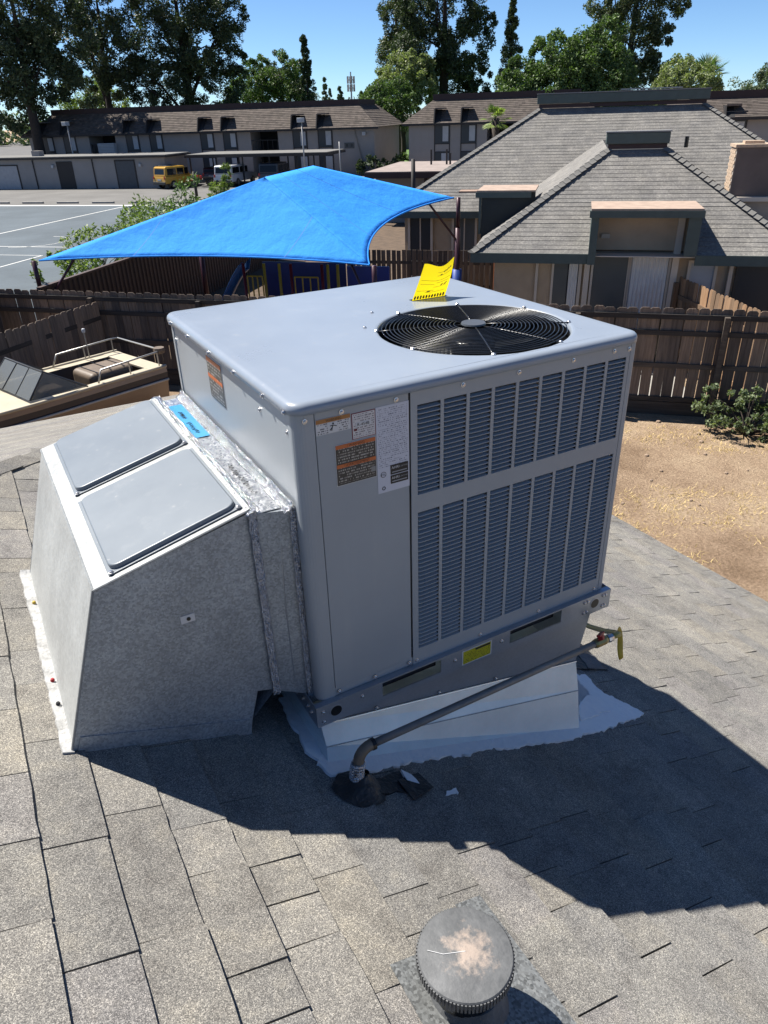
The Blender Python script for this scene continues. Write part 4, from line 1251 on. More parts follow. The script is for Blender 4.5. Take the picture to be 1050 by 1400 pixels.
MB().box(ml + .6, mr - .6, mv + .6, mv + .8, 0, mh).build('wall', M_TAN, hs)
MB().box(.62, .80, WV - .11, WV - .065, 2.72, 2.81).build('wall_light', mat('light_fixture', (.5, .48, .42), .4), hs)
# small side bay at left
MB().box(-2.45, -1.0, 19.9, 21.4, 3.50, 3.54).build('bay_roof', M_PINK, hs)
MB().box(-2.48, -1.1, 19.88, 19.94, 3.37, 3.497).build('bay_fascia', M_GREEN, hs)
MB().box(-2.40, -2.34, 19.96, 21.3, 2.5, 3.495).build('bay_cheek', M_GREEN, hs)
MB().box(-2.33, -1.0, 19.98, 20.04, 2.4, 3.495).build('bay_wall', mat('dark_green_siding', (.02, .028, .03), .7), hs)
MB().box(-3.6, -2.5, 24.6, 25.15, 3.05, 3.1).build('repair_patch', mat('pink_shingle_patch', (.36, .25, .19), .9, 0, .2, 6), hs)
# windows and doors
def window(x0, x1, z0, z1, v, m, parent, fm=None, t=.035, mull=0, dep=.05, trans=0):
    f = MB().box(x0 - t, x1 + t, v - dep, v, z0 - t, z0).box(x0 - t, x1 + t, v - dep, v, z1, z1 + t).box(x0 - t, x0, v - dep, v, z0, z1).box(x1, x1 + t, v - dep, v, z0, z1)
    for i in range(mull):
        xm = x0 + (x1 - x0) * (i + 1) / (mull + 1)
        f.box(xm - .02, xm + .02, v - dep + .01, v, z0, z1)
    fo = f.build('window', fm or M_TRIM, parent)
    MB().box(x0, x1, v - .02, v - .005, z0, z1).build('pane', m, fo)
    return fo
M_DARKFR = mat('dark_window_frame', (.03, .03, .032), .5)
window(-.34, .20, .35, 2.2, WV, M_PANE, hs, M_TRIM, .07, 0)
MB().box(-.36, -.05, WV - .055, WV - .03, .3, 2.2).build('window_sash', M_SCREENDOOR, hs)
window(.52, 1.27, .06, 2.36, WV - .02, M_SCREENDOOR, hs, M_TRIM, .05)
window(1.34, 2.14, .06, 2.36, WV - .02, M_BLIND, hs, M_TRIM, .05)
cur = MB().grid(60, 2, lambda a, b: (1.36 + .76 * a, WV - .085 + .018 * math.sin(a * 55), .08 + 2.24 * b))
cur.build('curtain', mat('pale_curtain', (.78, .78, .76), .8, 0, .06, 3), hs, True)
cur2 = MB().grid(30, 2, lambda a, b: (-.02 + .2 * a, WV - .065 + .012 * math.sin(a * 25), .4 + 1.78 * b))
cur2.build('curtain', mat('pale_curtain', (.78, .78, .76), .8, 0, .06, 3), hs, True)
MB().box(2.2, 2.34, WV - .14, WV - .03, .05, 3.2).build('corner_board', M_TRIM, hs)
MB().box(.32, .44, WV - .12, WV - .03, .05, 2.25).build('corner_board', M_TRIM, hs)
MB().box(-.78, -.72, WV - .06, WV + .0, 0, 2.25).build('corner_board', M_TRIM, hs)
window(2.62, 3.12, .5, 2.2, WV, M_BLIND, hs, M_TRIM, .06)
MB().box(3.42, 3.5, WV - .08, WV - .0, 0, 2.25).build('corner_board', M_TRIM, hs)
window(3.62, 4.4, .5, 2.2, WV, M_PANE, hs, M_DARKFR, .05)
window(-2.35, -1.75, 1.2, 2.25, mv + .55, M_PANE, hs, M_TRIM, .08, 1)
window(-3.9, -3.2, .8, 2.2, mv + .55, M_SCREENDOOR, hs, M_TRIM, .08, 1)
window(-5.4, -4.7, .3, 2.2, mv + .55, M_PANE, hs, M_TRIM, .08, 1)
# vents and flashing on the roofs
pf = MB().box(-.35, -.15, 21.7, 21.9, 0, .22).build('roof_vent', M_PINK, hs); pf.location = (-.05, 1.6, 3.2)
MB().tube([(2.55, 21.6, 4.35), (2.55, 21.6, 4.6)], .05, 8).build('roof_vent', M_BLACK, hs)
# chimney of brick
ch = MB().box(3.33, 4.35, 19.12, 19.78, 2.9, 4.44).build('chimney', M_MORTAR, hs)
brm = MB().box(0, .205, -.012, 0, 0, .062).mesh('brick'); brm.materials.append(M_BRICK)
brs = MB().box(-.012, 0, 0, .205, 0, .062).mesh('brick'); brs.materials.append(M_BRICK)
for j in range(15):
    z = 3.42 + j * .0685
    off = (j % 2) * .105
    for i in range(4):
        if i * .216 + off + .1 < .66: inst('brick', brs, ch, (3.330, 19.125 + i * .216 + off * .9, z))
    for i in range(5):
        pass
MB().box(3.335, 4.348, 19.10, 19.119, 3.4, 4.43).build('chimney_face', mat('shaded_brown_chimney_face', (.17, .135, .12), .9, 0, .15, 3), ch)  # flat panel darker than the brick side: the front's shade put into its colour
MB().box(3.29, 4.39, 19.07, 19.83, 4.44, 4.50).build('chimney_crown', M_BRICK, ch)
MB().box(3.25, 4.45, 18.95, 19.11, 3.36, 3.45).build('chimney_flashing', M_TRIM, ch)
MB().box(3.5, 3.9, 19.3, 19.6, 4.5, 4.56).build('flue', M_BRICK, ch)
# low sign of patio furniture: two dark chairs reflected at the glass doors
for xx, g_ in ((.72, 'left of the two'), (1.55, 'right of the two')):
    t = thing('patio_chair', 'dark patio chair standing before the glass doors, ' + g_, 'chair', W(xx, 16.9, .03), -TH, 'patio chairs by the glass doors')
    MB().box(0, .6, 0, .55, .36, .44).build('seat', M_BLACK, t, bevel=.02)
    MB().box(0, .6, -.06, .02, .42, 1.28).build('backrest', M_BLACK, t, bevel=.03)
    for a in (.03, .53):
        for b in (.0, .5): MB().box(a, a + .04, b, b + .04, 0, .36).build('leg', M_BLACK, t)
        MB().box(a, a + .05, 0, .5, .60, .64).build('armrest', M_BLACK, t)

# ------------------------------------------------------------------ shade sail over the playground
M_BLUE = NT('blue_shade_cloth')
_f = M_BLUE.noise(60, 3)
M_BLUE.base(M_BLUE.ramp(_f, [(.3, (.035, .30, .88)), (.7, (.055, .36, 1.0))]))
M_BLUE.set(.8, 0, .1)
M_BLUE.bump(M_BLUE.math('ADD', M_BLUE.noise(1.2, 4), M_BLUE.math('MULTIPLY', M_BLUE.noise(160, 2), .04)), .55, .15)
M_BLUE = M_BLUE.m
M_MAROON = mat('maroon_post', (.06, .018, .03), .4, .2)
sh = thing('shade_sail', 'large bright blue hipped shade canopy on maroon posts over the playground', 'shade canopy', W(0, 0), -TH)
L_, F_, R_, K_ = Vector((-12.15, 15.4, 2.5)), Vector((-4.15, 15.5, 2.5)), Vector((-3.13, 20.5, 3.32)), Vector((-10.4, 20.3, 2.9))
T1, T2 = Vector((-7.14, 17.5, 4.07)), Vector((-6.44, 19.0, 4.21))
def sail(name, a, b, c, d, sag, inn):
    """panel between eave edge a-b and ridge c-d, eave drawn in along a catenary"""
    e_ = (b - a).normalized(); n_ = ((c + d) / 2 - (a + b) / 2); n_.z = 0; n_.normalize()
    def fn(s_, t_):
        p = a.lerp(b, s_).lerp(d.lerp(c, s_), t_)
        w_ = 4 * s_ * (1 - s_)
        return p + n_ * inn * w_ * (1 - t_) ** 1.5 + Vector((0, 0, -sag * w_ * 4 * t_ * (1 - t_) + .10 * w_ * (1 - t_)))
    return MB().grid(25, 17, fn).build(name, M_BLUE, sh, True, solid=.012), fn
p1, f1 = sail('canopy_panel', L_, F_, T1, T1, .10, .30)
p2, f2 = sail('canopy_panel', F_, R_, T2, T1, .08, .75)
p3, _ = sail('canopy_panel', R_, K_, T2, T2, .10, .75)
p4, _ = sail('canopy_panel', K_, L_, T1, T2, .08, .4)
M_SEAM = mat('dark_blue_seam', (.010, .12, .46), .7)
for fn, ss in ((f1, (.28, .74)), (f2, (.3, .65))):
    for s0 in ss:
        tmax = .98 if fn is f2 else (min(s0, 1 - s0) * 2 - .02)
        if fn is f1:
            pts = [f1(.5 + (s0 - .5) / max(.03, 1 - t) if abs((s0 - .5) / max(.03, 1 - t)) <= .5 else (0 if s0 < .5 else 1), t) + Vector((0, 0, .006)) for t in [i * abs(1 - 2 * abs(s0 - .5)) / 12 for i in range(13)]]
        else:
            pts = [fn(s0, t) + Vector((0, 0, .006)) for t in [i / 14 for i in range(15)]]
        MB().tube(pts, .010, 5).build('canopy_seam', M_SEAM, sh)
for fn, ends in ((f1, 0), (f2, 0)):
    MB().tube([fn(i / 24, 0.0) for i in range(25)], .022, 6).build('edge_hem', M_BLUE, sh)
for p in (L_, F_, R_, K_):
    off = Vector((p.x + (-.12 if p.x < -8 else .12), p.y + (-.05 if p.y < 20 else .05), 0))
    MB().tube([off, off + Vector((0, 0, p.z - .75))], .075, 12).build('post', M_MAROON, sh, True)
    MB().tube([off + Vector((0, 0, p.z - .8)), off + Vector((0, 0, p.z))], .055, 12).build('post_top', M_MAROON, sh, True)
    inw = (Vector((-7.2, 18, 2.75)) - p); inw.z = 0; inw.normalize()
    MB().tube([off + Vector((0, 0, p.z - 1.1)), off + inw * .9 + Vector((0, 0, p.z - .02))], .03, 8).build('brace', M_MAROON, sh)
bp = MB().tube([(-3.01, 20.55, 0), (-3.01, 20.55, 1.5)], .13, 12).build('post_pad', mat('blue_pad', (.01, .06, .35), .5), sh, True)

# brown ribbed metal wall at the left of the playground
rw = thing('metal_wall', 'dark brown ribbed metal wall under the blue canopy', 'wall', W(-12.0, 14.95), -TH)
rb = MB()
N_ = 76; Lw = 15.2
prof = []
for i in range(N_):
    y0 = i * Lw / N_; dy = Lw / N_
    prof += [(0, y0), (.0, y0 + dy * .4), (.035, y0 + dy * .5), (.035, y0 + dy * .9)]
prof.append((0, Lw))
rb.v = [(a, b, z) for z in (0, 1.93) for a, b in prof]
n = len(prof)
rb.f = [(i, i + 1, n + i + 1, n + i) for i in range(n - 1)]
M_BROWNMETAL = mat('brown_ribbed_metal', (.085, .052, .042), .55, .1, .12, 2)
rb.build('ribbed_sheet', M_BROWNMETAL, rw)
MB().box(-.05, .06, 0, Lw, 1.93, 1.98).build('top_rail', M_BROWNMETAL, rw)
for i in range(6): MB().box(-.12, -.03, i * 3.0, i * 3.0 + .09, 0, 1.93).build('post', M_BROWNMETAL, rw)

# playground climbing frame
pg_ = thing('play_structure', 'playground climbing frame with blue panels and yellow bars under the canopy', 'play structure', W(-7.9, 17.4), -TH)
M_PB = mat('play_blue', (.012, .04, .26), .4)
M_PY = mat('play_yellow', (.55, .36, .04), .45)
M_PR = mat('play_red', (.20, .012, .02), .45)
for xx, m_ in ((.0, M_PR), (1.25, M_PR), (.55, M_PY), (.95, M_PY), (2.05, M_PR), (2.2, M_PY), (2.45, M_PY)):
    MB().tube([(xx, 0, 0), (xx, 0, 2.15)], .04, 8).build('post', m_, pg_, True)
for (a, b) in ((.1, .5), (1.35, 1.95)):
    fr_ = MB().tube([(a, -.05, 1.85), (b, -.05, 1.85)], .022, 6).build('guard_rail', M_PY, pg_)
    for i in range(4):
        xx = a + (b - a) * i / 3
        MB().tube([(xx, -.05, .9), (xx, -.05, 1.85)], .02, 6).build('bar', M_PY, pg_)
MB().box(.3, 2.5, .5, .54, .8, 2.1).build('panel', M_PB, pg_)
MB().box(2.65, 3.7, .1, .16, .3, 2.1).build('panel', M_PB, pg_)
MB().box(0, 2.5, 0, 1.4, .82, .9).build('deck', M_PB, pg_)
MB().grid(10, 4, lambda s_, t_: (-1.1 * s_ - .1, .2 + .5 * t_, 1.9 - 1.7 * s_ ** 1.3 + .25 * (2 * t_ - 1) ** 2)).build('slide', mat('slide_blue', (.05, .16, .42), .35), pg_, True, solid=.03)
MB().tube([(3.9, .3, .3), (4.5, .3, 1.2), (4.6, .3, 1.9)], .025, 6).build('ladder_rail', M_DARKFR, pg_)
MB().tube([(4.3, .6, .3), (4.9, .6, 1.2), (5.0, .6, 1.9)], .025, 6).build('ladder_rail', M_DARKFR, pg_)

# ------------------------------------------------------------------ boat in the side yard
M_HULL = mat('tan_gelcoat', (.36, .26, .175), .35, 0, .10, 2.5)
M_HULLB = mat('dark_blue_stripe', (.018, .02, .035), .35)
M_CREAM = mat('cream_deck', (.56, .49, .36), .45, 0, .12, 3)
M_CUSH = mat('brown_vinyl', (.17, .125, .085), .55, 0, .25, 7, .4, 25)
bt = thing('motor_boat', 'old tan and cream motor boat with windscreen parked along the fence', 'boat', W(-7.9, 12.2, .08), -TH - math.radians(27))
# local: x across (right = towards the yard), y forward = away from the stern towards the bow (-v)
BL = 6.2
def hullw(t): return .86 * (1 - max(0, (t - .35) / .65) ** 2.2) if t > .35 else .84 + .02 * t / .35
st = [i / 22 for i in range(23)]
prof_n = 7
def sect(t):
    w_ = max(.02, hullw(t)); rise = .30 * max(0, (t - .5) / .5) ** 2
    y_ = -BL * t
    return [(w_, y_, 1.22 + rise), (w_ * 1.02, y_, 1.12 + rise), (w_ * 1.0, y_, .98 + rise), (w_ * .93, y_, .62 + rise * .8), (w_ * .55, y_, .36 + rise), (0.0, y_, .24 + rise * 1.8)]
def hull_strip(i0, i1, m, name):
    mb = MB()
    for sgn in (1, -1):
        rows = [[(sgn * a, b, c) for a, b, c in sect(t)[i0:i1 + 1]] for t in st]
        k = i1 - i0 + 1
        b0 = len(mb.v); mb.v += [p for r_ in rows for p in r_]
        mb.f += [(b0 + i * k + j, b0 + i * k + j + 1, b0 + (i + 1) * k + j + 1, b0 + (i + 1) * k + j) for i in range(len(st) - 1) for j in range(k - 1)]
    return mb.build(name, m, bt, True)
hull_strip(2, 5, M_HULL, 'hull')
hull_strip(1, 2, M_HULLB, 'hull_stripe')
hull_strip(0, 1, M_HULL, 'hull_side')
MB().quad((-.84, 0, 1.22), (.84, 0, 1.22), (.84, 0, .98), (.78, 0, .62), (.46, 0, .36), (0, 0, .24), (-.46, 0, .36), (-.78, 0, .62), (-.84, 0, .98)).build('transom', M_HULL, bt)
for sgn in (1, -1):
    MB().tube([(sgn * sect(t)[0][0], sect(t)[0][1], sect(t)[0][2] + .01) for t in st], .03, 6).build('gunwale', M_CREAM, bt, True)
    MB().tube([(sgn * (sect(t)[2][0] + .02), sect(t)[2][1], sect(t)[2][2]) for t in st], .022, 6).build('rub_rail', mat('rub_rail_white', (.55, .52, .47), .5), bt, True)
    mb = MB().grid(22, 2, lambda s_, t_: (sgn * (sect(s_ * .40)[0][0] - .02 - .20 * t_), sect(s_ * .40)[0][1], 1.225))
    mb.build('side_deck', M_CREAM, bt)
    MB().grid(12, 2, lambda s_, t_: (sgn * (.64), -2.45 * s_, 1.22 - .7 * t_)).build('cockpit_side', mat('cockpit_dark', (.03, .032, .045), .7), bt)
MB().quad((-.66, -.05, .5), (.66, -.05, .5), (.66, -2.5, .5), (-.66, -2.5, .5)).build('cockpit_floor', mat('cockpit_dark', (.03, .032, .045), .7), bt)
MB().grid(14, 2, lambda s_, t_: ((2 * t_ - 1) * max(.03, hullw(.40 + .60 * s_) - .02), -BL * (.40 + .60 * s_), sect(.40 + .60 * s_)[0][2] + .0)).build('foredeck', M_CREAM, bt)
MB().box(-.80, .80, -.32, -.02, 1.19, 1.235).build('stern_deck', M_CREAM, bt, bevel=.01)
ec = MB().box(-.36, .36, -1.25, -.36, .55, 1.28).build('engine_cover', M_CUSH, bt, bevel=.10, seg=3)
for i in range(3): MB().box(-.355, .355, -.56 - i * .27, -.545 - i * .27, 1.283, 1.292).build('cover_seam', M_BLACK, ec)
MB().box(-.62, -.2, -1.95, -1.5, .5, 1.05).build('seat', M_CUSH, bt, bevel=.05)
MB().box(.2, .62, -1.95, -1.5, .5, 1.05).build('seat', M_CUSH, bt, bevel=.05)
# windscreen
M_PLEXI = NT('dusty_plexiglass')
M_PLEXI.base((.20, .21, .20)); M_PLEXI.set(.25, 0, .6)
M_PLEXI.p.inputs['Alpha'].default_value = .72
M_PLEXI = M_PLEXI.m
M_ALU = mat('dull_aluminium', (.42, .42, .41), .4, .7, .1)
ws = MB().tube([(-.80, -1.55, 1.25), (-.66, -2.2, 1.66), (.66, -2.2, 1.66), (.80, -1.55, 1.25)], .016, 6).build('windscreen_frame', mat('dark_frame', (.05, .05, .05), .4), bt)
for a, b in ((-.72, -.25), (-.235, .235), (.25, .72)):
    MB().quad((a, -2.55, 1.27), (b, -2.55, 1.27), (b * .93, -2.2, 1.65), (a * .93, -2.2, 1.65)).build('windscreen_pane', M_PLEXI, ws, solid=.004)
for a in (-.73, -.243, .243, .73):
    MB().tube([(a, -2.55, 1.27), (a * .93, -2.2, 1.65)], .014, 6).build('windscreen_bar', mat('dark_frame', (.05, .05, .05), .4), ws)
for sgn in (1, -1):
    MB().quad((sgn * .735, -2.53, 1.26), (sgn * .80, -1.55, 1.25), (sgn * .675, -2.2, 1.65)).build('windscreen_pane', M_PLEXI, ws, solid=.004)
# rail round the stern
for sgn in (1, -1):
    MB().tube([(sgn * .80, -1.35, 1.25), (sgn * .78, -1.25, 1.46), (sgn * .78, -.15, 1.50), (sgn * .74, .02, 1.50)], .017, 6).build('stern_rail', M_ALU, bt, True)
    for yy in (-.7, -.1): MB().tube([(sgn * .78, yy, 1.24), (sgn * .78, yy, 1.49)], .013, 6).build('stanchion', M_ALU, bt)
MB().tube([(-.74, .02, 1.50), (.74, .03, 1.50)], .017, 6).build('stern_rail', M_ALU, bt)
MB().tube([(-.78, -.62, 1.25), (-.78, -.62, 1.75)], .012, 6).build('light_pole', M_ALU, bt)
MB().lathe([(.03, 0), (.035, .03), (.03, .07), (.005, .08)], (-.78, -.62, 1.74), 10).build('stern_light', M_BLIND, bt)
MB().lathe([(.10, -.05), (.11, 0), (.10, .05)], (.70, -.0, 1.5), 10).build('rail_fitting', M_CUSH, bt)
# registration painted on the bow side
text('registration', 'CF 4 FM', M_INK, bt, .16, (.875, -2.9, .80), (PI / 2 - .12, 0, PI / 2 - .02))
MB().box(-.6, .6, -5.2, .2, .30, .38).build('trailer_frame', M_BLACK, bt)
for sgn in (1, -1):
    MB().lathe([(.30, -.09), (.32, -.05), (.32, .05), (.30, .09)], (sgn * .9, -1.9, .32), 20, Matrix.Rotation(PI / 2, 4, 'Y')).build('trailer_wheel', M_BLACK, bt)

# ------------------------------------------------------------------ apartments
M_STUC = mat('grey_stucco', (.36, .335, .32), .9, 0, .06, 1.5, .3, 20)
M_STUC2 = mat('brown_grey_stucco', (.26, .235, .21), .9, 0, .06, 1.5, .3, 20)
M_DKTRIM = mat('dark_brown_trim', (.03, .026, .026), .7)
M_PARAPET = mat('maroon_parapet', (.05, .03, .03), .8, 0, .15, 2)
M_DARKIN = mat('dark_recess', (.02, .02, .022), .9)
def apartment(name, label, u0, u1, v, eave, top, par, bays, stairs, depth=11, hipl=True, hipr=True, run=2.6, m=None):
    a = thing(name, label, 'apartment block', W(u0, v), -TH)
    L = u1 - u0
    m = m or M_STUC
    # front wall is cut where the stairwells open
    cuts = sorted(stairs)
    xs_ = [0]
    for s0, s1 in cuts: xs_ += [s0 - u0, s1 - u0]
    xs_.append(L)
    for i in range(0, len(xs_), 2):
        MB().box(xs_[i], xs_[i + 1], 0, .25, 0, eave).build('wall', m, a)
    MB().box(0, .25, .251, depth, 0, eave).build('wall', m, a)
    MB().box(L - .25, L, .251, depth, 0, eave).build('wall', m, a)
    MB().box(.251, L - .251, depth - .25, depth, 0, eave).build('wall', m, a)
    for s0, s1 in cuts:
        s0 -= u0; s1 -= u0
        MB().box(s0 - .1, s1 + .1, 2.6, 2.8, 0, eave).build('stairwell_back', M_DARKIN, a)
        MB().box(s0 - .12, s0, .251, 2.6, 0, eave).build('stairwell_side', m, a)
        MB().box(s1, s1 + .12, .251, 2.6, 0, eave).build('stairwell_side', m, a)
        MB().box(s0, s1, .1, 2.6, 2.1, 2.3).build('landing', M_DKTRIM, a)
        MB().box(s0 + .0, s1, .12, .17, 3.2, 3.26).build('balcony_rail', M_DKTRIM, a)
        for i in range(6):
            xx = s0 + .15 + i * (s1 - s0 - .3) / 5
            MB().box(xx - .02, xx + .02, .12, .16, 2.3, 3.2).build('baluster', M_DKTRIM, a)
    ov = .55
    zt = top
    l1, r1 = (run if hipl else 0) - ov, L + ov - (run if hipr else 0)
    A, B, C_, D_ = (-ov, -ov, eave), (L + ov, -ov, eave), (r1, run - ov, zt), (l1, run - ov, zt)
    shingle_plane('mansard_slope', A, B, C_, D_, 13, M_APTROOF, a, .03)
    if hipr: shingle_plane('mansard_slope', (L + ov, -ov, eave), (L + ov, depth + ov, eave), (r1, depth - run + ov, zt), (r1, run - ov, zt), 13, M_APTROOF, a, .03)
    if hipl: shingle_plane('mansard_slope', (-ov, depth + ov, eave), (-ov, -ov, eave), (l1, run - ov, zt), (l1, depth - run + ov, zt), 13, M_APTROOF, a, .03)
    MB().box(-ov, L + ov, -ov - .02, -ov + .03, eave - .16, eave + .01).build('fascia', M_DKTRIM, a)
    MB().box(-ov, L + ov, -ov + .03, .25, eave - .05, eave - .01).build('soffit', M_DKTRIM, a)
    MB().box(l1 - .1, r1 + .1, run - ov - .12, run - ov + .2, zt - .06, zt + par).build('parapet', M_PARAPET, a)
    MB().box(r1 - .2, r1 + .1, run - ov + .2, depth - run, zt - .06, zt + par).build('parapet', M_PARAPET, a)
    MB().box(l1, r1 - .21, run - ov + .2, depth - run, zt - .2, zt).build('flat_roof', M_UNDER, a)
    for bu in bays:
        x0 = bu - u0 - .75; x1 = x0 + 1.5
        for xx in (x0, x1 - .08): MB().box(xx, xx + .08, -.06, -.002, 0, eave - .06).build('bay_trim', M_DKTRIM, a)
        for zz in (eave * .60, eave * .44): MB().box(x0 + .08, x1 - .08, -.05, -.002, zz - .04, zz + .04).build('bay_trim', M_DKTRIM, a)
        wx0 = x0 + .55
        wn_ = MB().box(x0 + .08, x1 - .08, -.045, -.003, eave * .60 + .04, eave + .35).build('window', M_PANE, a)
        MB().box(wx0 + .25, x1 - .16, -.055, -.046, eave * .60 + .2, eave - .25).build('blind', M_BLIND, wn_)
        wn_ = MB().box(x0 + .08, x1 - .08, -.045, -.003, .1, eave * .44 - .04).build('window', M_PANE, a)
        MB().box(wx0 + .15, x1 - .12, -.055, -.046, .15, eave * .44 - .12).build('blind', M_BLIND, wn_)
        # dormer notch with dark cheek
        hz = eave + (zt - eave) * .62
        d = MB()
        d.prism([(x0, -ov - .1, eave - .02), (x0, run * .62 - ov, hz), (x0, -.15, hz)], (.10, 0, 0))
        d.build('dormer_cheek', M_DKTRIM, a)
        MB().box(x0 + .1, x0 + 1.0, -.15, .9, hz - .06, hz + .06).build('dormer_roof', M_APTROOF, a)
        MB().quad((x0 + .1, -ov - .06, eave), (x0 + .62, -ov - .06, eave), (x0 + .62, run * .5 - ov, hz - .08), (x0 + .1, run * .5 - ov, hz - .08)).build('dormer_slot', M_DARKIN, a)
    return a
ap1 = apartment('apartment_building', 'long two storey apartment block with brown mansard roof behind the garages', -57.5, -19.4, 76.0, 4.15, 6.12, .42,
                [-55.3, -52.6, -45.2, -42.5, -36.8, -34.3, -26.9, -24.3], [(-32.1, -29.2), (-50.3, -47.2)])
for i, zz in enumerate((2.55, 2.8, 3.05)):
    pass
MB().box(35.1, 36.1, -.05, -.003, 2.35, 2.85).build('number_plate', m_print('dark_plate_print', (.10, .095, .095), (.035, .03, .03), 1, 5, .5), ap1)
MB().tube([(37.2, -.1, 0), (36.2, -.1, 3.9)], .05, 6).build('downpipe', M_STUC2, ap1)
MB().box(37.0, 37.3, -.35, -.02, 3.45, 3.75).build('wall_light', M_BLIND, ap1)
ac2 = MB().box(8.4, 10.3, -.5, .09, 1.95, 3.3).build('louvred_box', M_BLIND, ap1)
for i in range(9): MB().box(8.4, 10.3, -.53, -.505, 2.05 + i * .14, 2.09 + i * .14).build('louvre', M_STUC, ac2)
ap2 = apartment('apartment_building', 'two storey apartment block with maroon parapet left of the hipped house', -16.0, 1.5, 76.0, 4.3, 6.25, .45,
                [-12.8, -10.3], [(-8.6, -6.2)], hipl=True, hipr=True)
ap3 = apartment('apartment_building', 'brown roofed apartment block at the right behind the hipped house', 5.0, 26, 56.0, 4.45, 5.55, .40,
                [9.3, 13.2], [(16, 19)], hipl=True, hipr=True, run=2.2)
ap4 = thing('bungalow', 'small low grey building beyond the lawn between the apartment blocks', 'building', W(-31.5, 128), -TH)
MB().box(0, 14, 0, 6, 0, 3.4).build('wall', M_STUC2, ap4)
shingle_plane('roof_slope', (-.5, -.6, 3.3), (14.5, -.6, 3.3), (12.5, 3, 5.0), (1.5, 3, 5.0), 10, M_HOUSEROOF, ap4, .03)
MB().box(6.2, 7.4, -.05, 0, 0, 2.6).build('door', M_DKTRIM, ap4)
MB().box(-.5, 14.5, -.65, -.55, 3.1, 3.35).build('fascia', M_DKTRIM, ap4)

# garages
gg = thing('garage_row', 'low flat roofed grey garage building with white and dark doors beside the court', 'garage', W(-55.5, 63.6), -TH)
M_GAR = mat('grey_garage_wall', (.34, .325, .32), .85, 0, .06, 1.2)
MB().box(0, 20.4, 0, 4.2, 0, 2.45).build('wall', M_GAR, gg)
MB().box(-.3, 20.7, -.35, 4.5, 2.455, 2.6).build('roof_slab', M_DKTRIM, gg)
MB().box(-.2, 20.6, -.2, 4.4, 2.603, 2.66).build('roof_top', mat('pale_gravel_roof', (.20, .195, .185), .95, 0, .2, 3), gg)
for x0, x1, z1, m_, nm in ((3.0, 5.4, 1.95, mat('pale_door', (.42, .43, .46), .6), 'garage_door'), (9.7, 11.1, 2.15, M_DKTRIM, 'door'), (15.6, 17.4, 2.2, mat('grey_door', (.075, .085, .10), .6), 'door')):
    d = MB().box(x0, x1, -.045, -.003, 0, z1).build(nm, m_, gg)
    MB().box(x0 - .1, x0, -.06, -.002, 0, z1 + .1).box(x1, x1 + .1, -.06, -.002, 0, z1 + .1).box(x0, x1, -.06, -.002, z1, z1 + .1).build('door_frame', M_DKTRIM, d)
for xx in (9.1, 17.9): MB().box(xx, xx + .22, -.18, -.003, 1.75, 1.98).build('wall_light', M_BLIND, gg)
for xx in (7.2, 13.3): MB().tube([(xx, -.06, 0), (xx, -.06, 2.4)], .05, 6).build('downpipe', M_DKTRIM, gg)
MB().box(6.2, 7.0, 1.4, 2.1, 2.66, 3.1).build('roof_vent', M_STUC, gg)
# carport
cp = thing('carport', 'flat roofed carport on thin posts over the parked cars', 'carport', W(-33.9, 65.0), -TH)
MB().box(0, 13.2, 0, 5.5, 2.28, 2.5).build('roof_slab', M_DKTRIM, cp)
MB().box(.1, 13.1, .1, 5.4, 2.503, 2.54).build('roof_top', mat('pale_gravel_roof', (.20, .195, .185), .95, 0, .2, 3), cp)
for i in range(6):
    for yy in (.4, 5.0): MB().tube([(.3 + i * 2.5, yy, 0), (.3 + i * 2.5, yy, 2.28)], .07, 6).build('post', M_DKTRIM, cp)

